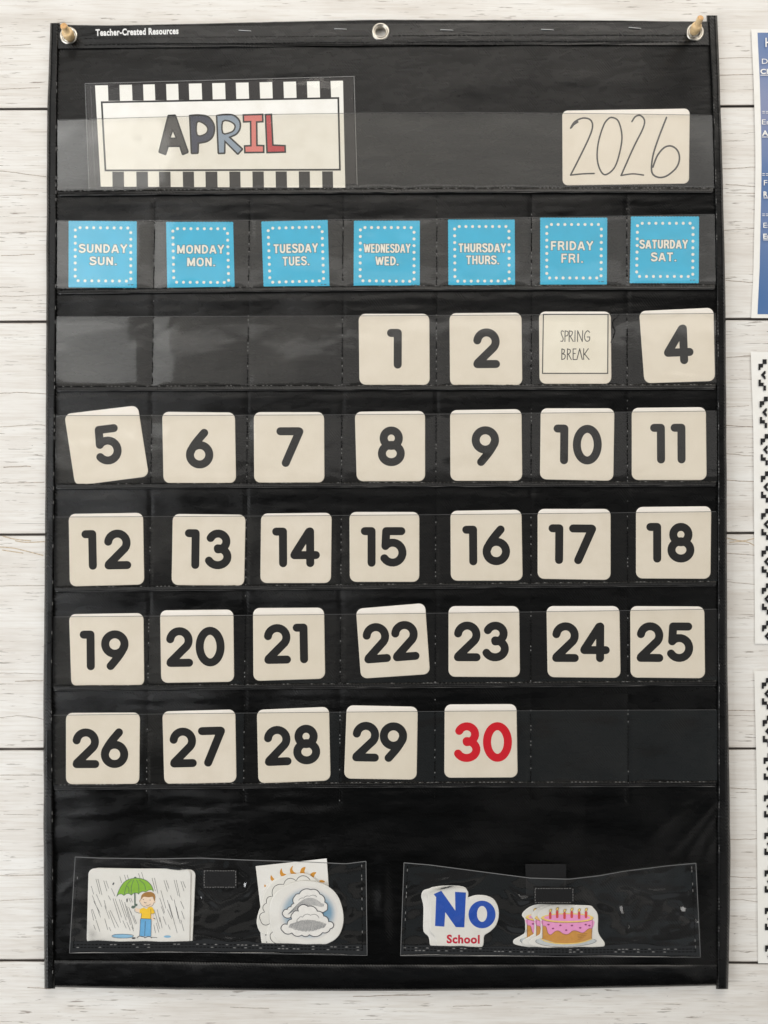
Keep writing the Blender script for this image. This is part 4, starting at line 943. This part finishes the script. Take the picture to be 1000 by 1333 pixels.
f = F(); f.poly(arc(520 + 598 / 5.556, 1110 + 447 / 5.556, 17.6, 18.0, 0, 360, 36)[:-1], H + .00235, [arc(520 + 598 / 5.556, 1110 + 443 / 5.556, 6.6, 10.4, 0, 360, 30)[:-1]]); f.build('blue_lettering', 'deep_blue', k)
f = F(); f.text('School', 581.6, 624.6, 1216.8, 1227.6, H + .00236, .04, 0.6); f.build('red_lettering', 'school_red', k)

# cake cards
ZK = lambda *p: zm(675, 1170, 8.333, p)
H = base_h(730, 1200) + .0008
CK = [(370, 68), (500, 66), (600, 68), (770, 72), (815, 100), (862, 175), (862, 330), (882, 400), (932, 470), (930, 515), (880, 538), (700, 546), (450, 548), (250, 528), (130, 502), (110, 470), (130, 442), (205, 400), (238, 365), (238, 240), (206, 190), (225, 145), (290, 95)]
def cake(k, dx, dy, h):
    z = lambda *p: ZK(*[(x + dx, y + dy) for x, y in p])
    X = lambda x, y: z((x, y))[0]
    flat('plate', 'plate_grey', k, h, discs=[(*X(515, 458), 40, 6.6)])
    flat('cake_side', 'cake_tan', k, h + .00007, polys=[z((262, 225), (805, 225), (795, 430), (700, 468), (540, 488), (400, 478), (262, 435))])
    flat('icing', 'icing_pink', k, h + .00014, polys=[smooth(z((262, 225), (530, 225), (805, 225), (802, 320), (760, 325), (700, 368), (640, 352), (590, 347), (540, 382), (490, 380), (440, 350), (400, 352), (350, 390), (318, 368), (300, 305), (264, 292)), 3, True)])
    flat('cream_ring', 'cream_yellow', k, h + .00021, discs=[(*X(530, 208), 34.4, 6.2)], lines=[(smooth(z((250, 432), (290, 458), (400, 482), (530, 488), (680, 474), (795, 436)), 5), 1.3)])
    flat('icing_top', 'icing_pink', k, h + .00028, discs=[(*X(530, 205), 30.5, 4.5)])
    flat('cake_outline', 'cake_line', k, h + .00032, lines=[(smooth(z((264, 292), (300, 305), (318, 368), (350, 390), (400, 352), (440, 350), (490, 382), (540, 384), (590, 347), (640, 352), (700, 370), (760, 325), (800, 320)), 4), .35), (z((262, 235), (262, 435)), .4), (z((802, 235), (795, 430)), .4), (smooth(z((245, 215), (300, 240), (430, 258), (640, 256), (780, 238), (812, 210)), 5), .4), (z((640, 392), (742, 376)), .3), (z((642, 408), (735, 396)), .3), (z((644, 424), (715, 414)), .3), (z((648, 440), (700, 434)), .3)])
    flat('plate_outline', 'pen_grey', k, h + .00005 + .0003, lines=[(smooth(z((195, 445), (190, 470), (260, 500), (420, 520), (620, 516), (780, 490), (845, 460), (820, 440)), 5), .4)])
    flat('icing_berries', 'berry', k, h + .00032, discs=[(*X(a, b), 1.5, 1.0) for a, b in ((325, 280), (455, 288), (580, 290), (730, 280), (770, 290), (375, 322), (518, 340), (670, 315))])
    cs = [(345, 150), (420, 132), (500, 150), (578, 138), (658, 145), (733, 140)]
    flat('candles', 'candle_red', k, h + .0004, lines=[(z((x, y + 8), (x, 203 + (4 if i % 2 == 0 else -6))), 3.2) for i, (x, y) in enumerate(cs)])
    flat('candle_flames', 'cream_yellow', k, h + .00045, discs=[(*X(x + 2, y - 22), 1.3, 1.9, .5) for x, y in cs])
    flat('flame_outline', 'cake_line', k, h + .00042, discs=[(*X(x + 2, y - 22), 1.7, 2.4, .5) for x, y in cs])
for i, (dx, dy, hh_, lab) in enumerate([(-168, -8, 0, 'rearmost birthday cake cut-out, mostly hidden with one end showing'), (-68, -2, .0013, 'middle birthday cake cut-out showing a narrow strip of its edge'), (0, 0, .0026, 'front cut-out of a pink iced birthday cake with six candles')]):
    k = thing('cake_card', lab, 'card', 735 + dx / 8.3, 1235, H, 'birthday cake cut-outs'); solid('card_face', smooth(ZK(*[(x + dx, y + dy) for x, y in CK]), 3, True), H + hh_, H + hh_ + .0007, 'card_edge', k)
    cake(k, dx, dy, H + hh_ + .00075)

# ------------------------------------------------------------------ wooden push pins
def pin(a, ha, b, hb, label, scale=1.0):
    p, q = W(a[0], a[1], ha), W(b[0], b[1], hb); ax = q - p; L = ax.length; S = scale
    k = bpy.data.objects.new('push_pin', None); k.location = p; link(k, None, label=label, category='push pin', group='push pins through the corner eyelets')
    vs, fs = lathe(p, ax, [(.0001, -.007), (.0006, -.004), (.0006, .003)], 10); raw('needle', vs, fs, 'steel', k)
    vs, fs = lathe(p, ax, [(.0005, .0005), (.0038 * S, .0008), (.0048 * S, .0022), (.0055 * S, .006), (.0055 * S, .0088), (.0050 * S, .0098), (.0036 * S, .0103), (.0034 * S, L * .6), (.0035 * S, L - .0012), (.0033 * S, L - .0002)], 28); raw('handle', vs, fs, 'pinwood', k)
    vs, fs = lathe(p, ax, [(.0033 * S, L - .0003), (.0028 * S, L + .0003), (.0001, L + .00035)], 28); raw('pin_end', vs, fs, 'pinend', k)
pin((92.5, 50.5), .0065, (82.8, 33.5), .0235, 'pale wooden push pin through the left corner eyelet, end grain showing')
pin((902.5, 44), .0065, (912.3, 22.8), .0235, 'pale wooden push pin through the right corner eyelet, tipped to the right', .9)

# ------------------------------------------------------------------ papers at the right edge
pb = NT('blue_poster_print'); v = pb.coord()
pb.link(pb.ramp(pb.noise(v, 7, 3, .5, .3), [(.32, srgb(62, 104, 156)[:3]), (.5, srgb(98, 122, 166)[:3]), (.7, srgb(128, 138, 172)[:3])]), pb.b.inputs['Base Color']); pb.b.inputs['Roughness'].default_value = .35; M['poster'] = pb.m
def sheet(name, edge, y0, y1, wd, h, mat, parent, dx=0.0, dxr=0.0, tw=(0, 0)):
    f = F(); f.grid(40, 60, lambda u, v: (lerp(interp(edge, lerp(y0, y1, v)) + dx, interp(edge, lerp(y0, y1, v)) + wd - dxr, u), lerp(y0, y1, v) + tw[0] * u, h + .0009 + .0008 * nz(u * 3, v * 5, y0 * .01))); return f.build(name, mat, parent, smooth=True)
E1 = [(38, 978), (60, 979), (100, 981), (170, 983), (215, 983.5), (240, 983.2), (300, 982), (350, 981), (414, 978)]
po = thing('info_poster', 'laminated blue information poster with white text at the right edge, top', 'poster', 1080, 414, .001)
sheet('poster_sheet', E1, 38, 414, 288, .0003, 'paper', po); sheet('printed_area', E1, 42.5, 409, 288, .00042, 'poster', po, 8, 8)
f = F(); g = F(); hp = .0024
for (s, x0, x1, a, b, bo, ul) in [('H', 996.5, 1005, 48.5, 61, .01, 0), ('Di', 992, 1002, 76, 83, 0, 0), ('Ch', 990, 1003, 89.5, 96, .03, 1), ('En', 992, 1003, 155, 162, 0, 0), ('Ac', 992, 1005, 169.5, 176.5, .03, 1), ('F', 994.5, 999, 234, 241.3, 0, 0), ('R', 994, 999.5, 249, 255.8, .03, 1), ('Es', 993.8, 1003, 289.5, 296.5, 0, 0), ('En', 993.5, 1004, 304, 310.5, .03, 1)]:
    f.text(s, x0, x1, a, b, hp, bo)
    if ul: f.ribbon([(x0, b + 1.8), (x1 + 6, b + 1.8)], .9, hp, cap=False)
for y in (145, 226, 278.5):
    for x in (992.5, 997, 1001.5):
        for d in (0, 2.2): f.ribbon([(x, y + d), (x + 3.3, y + d)], .7, hp, cap=False)
f.build('lettering', 'white', po)
def border_sheet(label, E, y0, y1, first, pitch, cnt):
    k = thing('border_sheet', label, 'paper', 1080, y1, .001, 'white sheets with black stepped border pattern')
    sheet('paper_sheet', E, y0, y1, 288, .0003, 'paper', k)
    f = F(); hp = .0021
    for i in range(cnt):
        y = first + pitch * i
        if y > y1 - 10: break
        x = 0; y = first + pitch * i; x = interp(E, y + 15) + 9.2
        bl = [(5.4, 0, 10.7, 6.2), (0, 5.8, 6, 10.7), (0, 10.7, 2.7, 14), (0.2, 26.4, 3.1, 35), (3.1, 30.5, 6.8, 35), (6.4, 34.2, 9.7, 40.8)]
        ar = [(3.1, 20.2), (8, 14.8), (9.3, 15.2), (9.3, 18.5), (7.2, 20.4), (9.3, 22.7), (9.3, 26), (8, 26)]
        for mir in (0, 1):
            m = (lambda a: x + a) if not mir else (lambda a: x + (26 if y0 < 800 else 21) - a)
            for (a, b, c_, d) in bl:
                if y + d > y1 - 3: continue
                f.poly([(m(a), y + b), (m(c_), y + b), (m(c_), y + d), (m(a), y + d)], hp)
            if y + 26 < y1 - 2: f.poly([(m(a), y + b) for a, b in ar], hp)
    f.build('border_pattern', 'print', k)
border_sheet('white sheet with black stepped border, middle of the right edge', [(458, 977.4), (557, 980.8), (700, 982), (838, 983)], 458, 838, 467.7, 48.6, 8)
border_sheet('white sheet with black stepped border, lowest at the right edge', [(873, 982), (1000, 985), (1253, 987)], 873, 1254, 882.6, 48.9, 8)
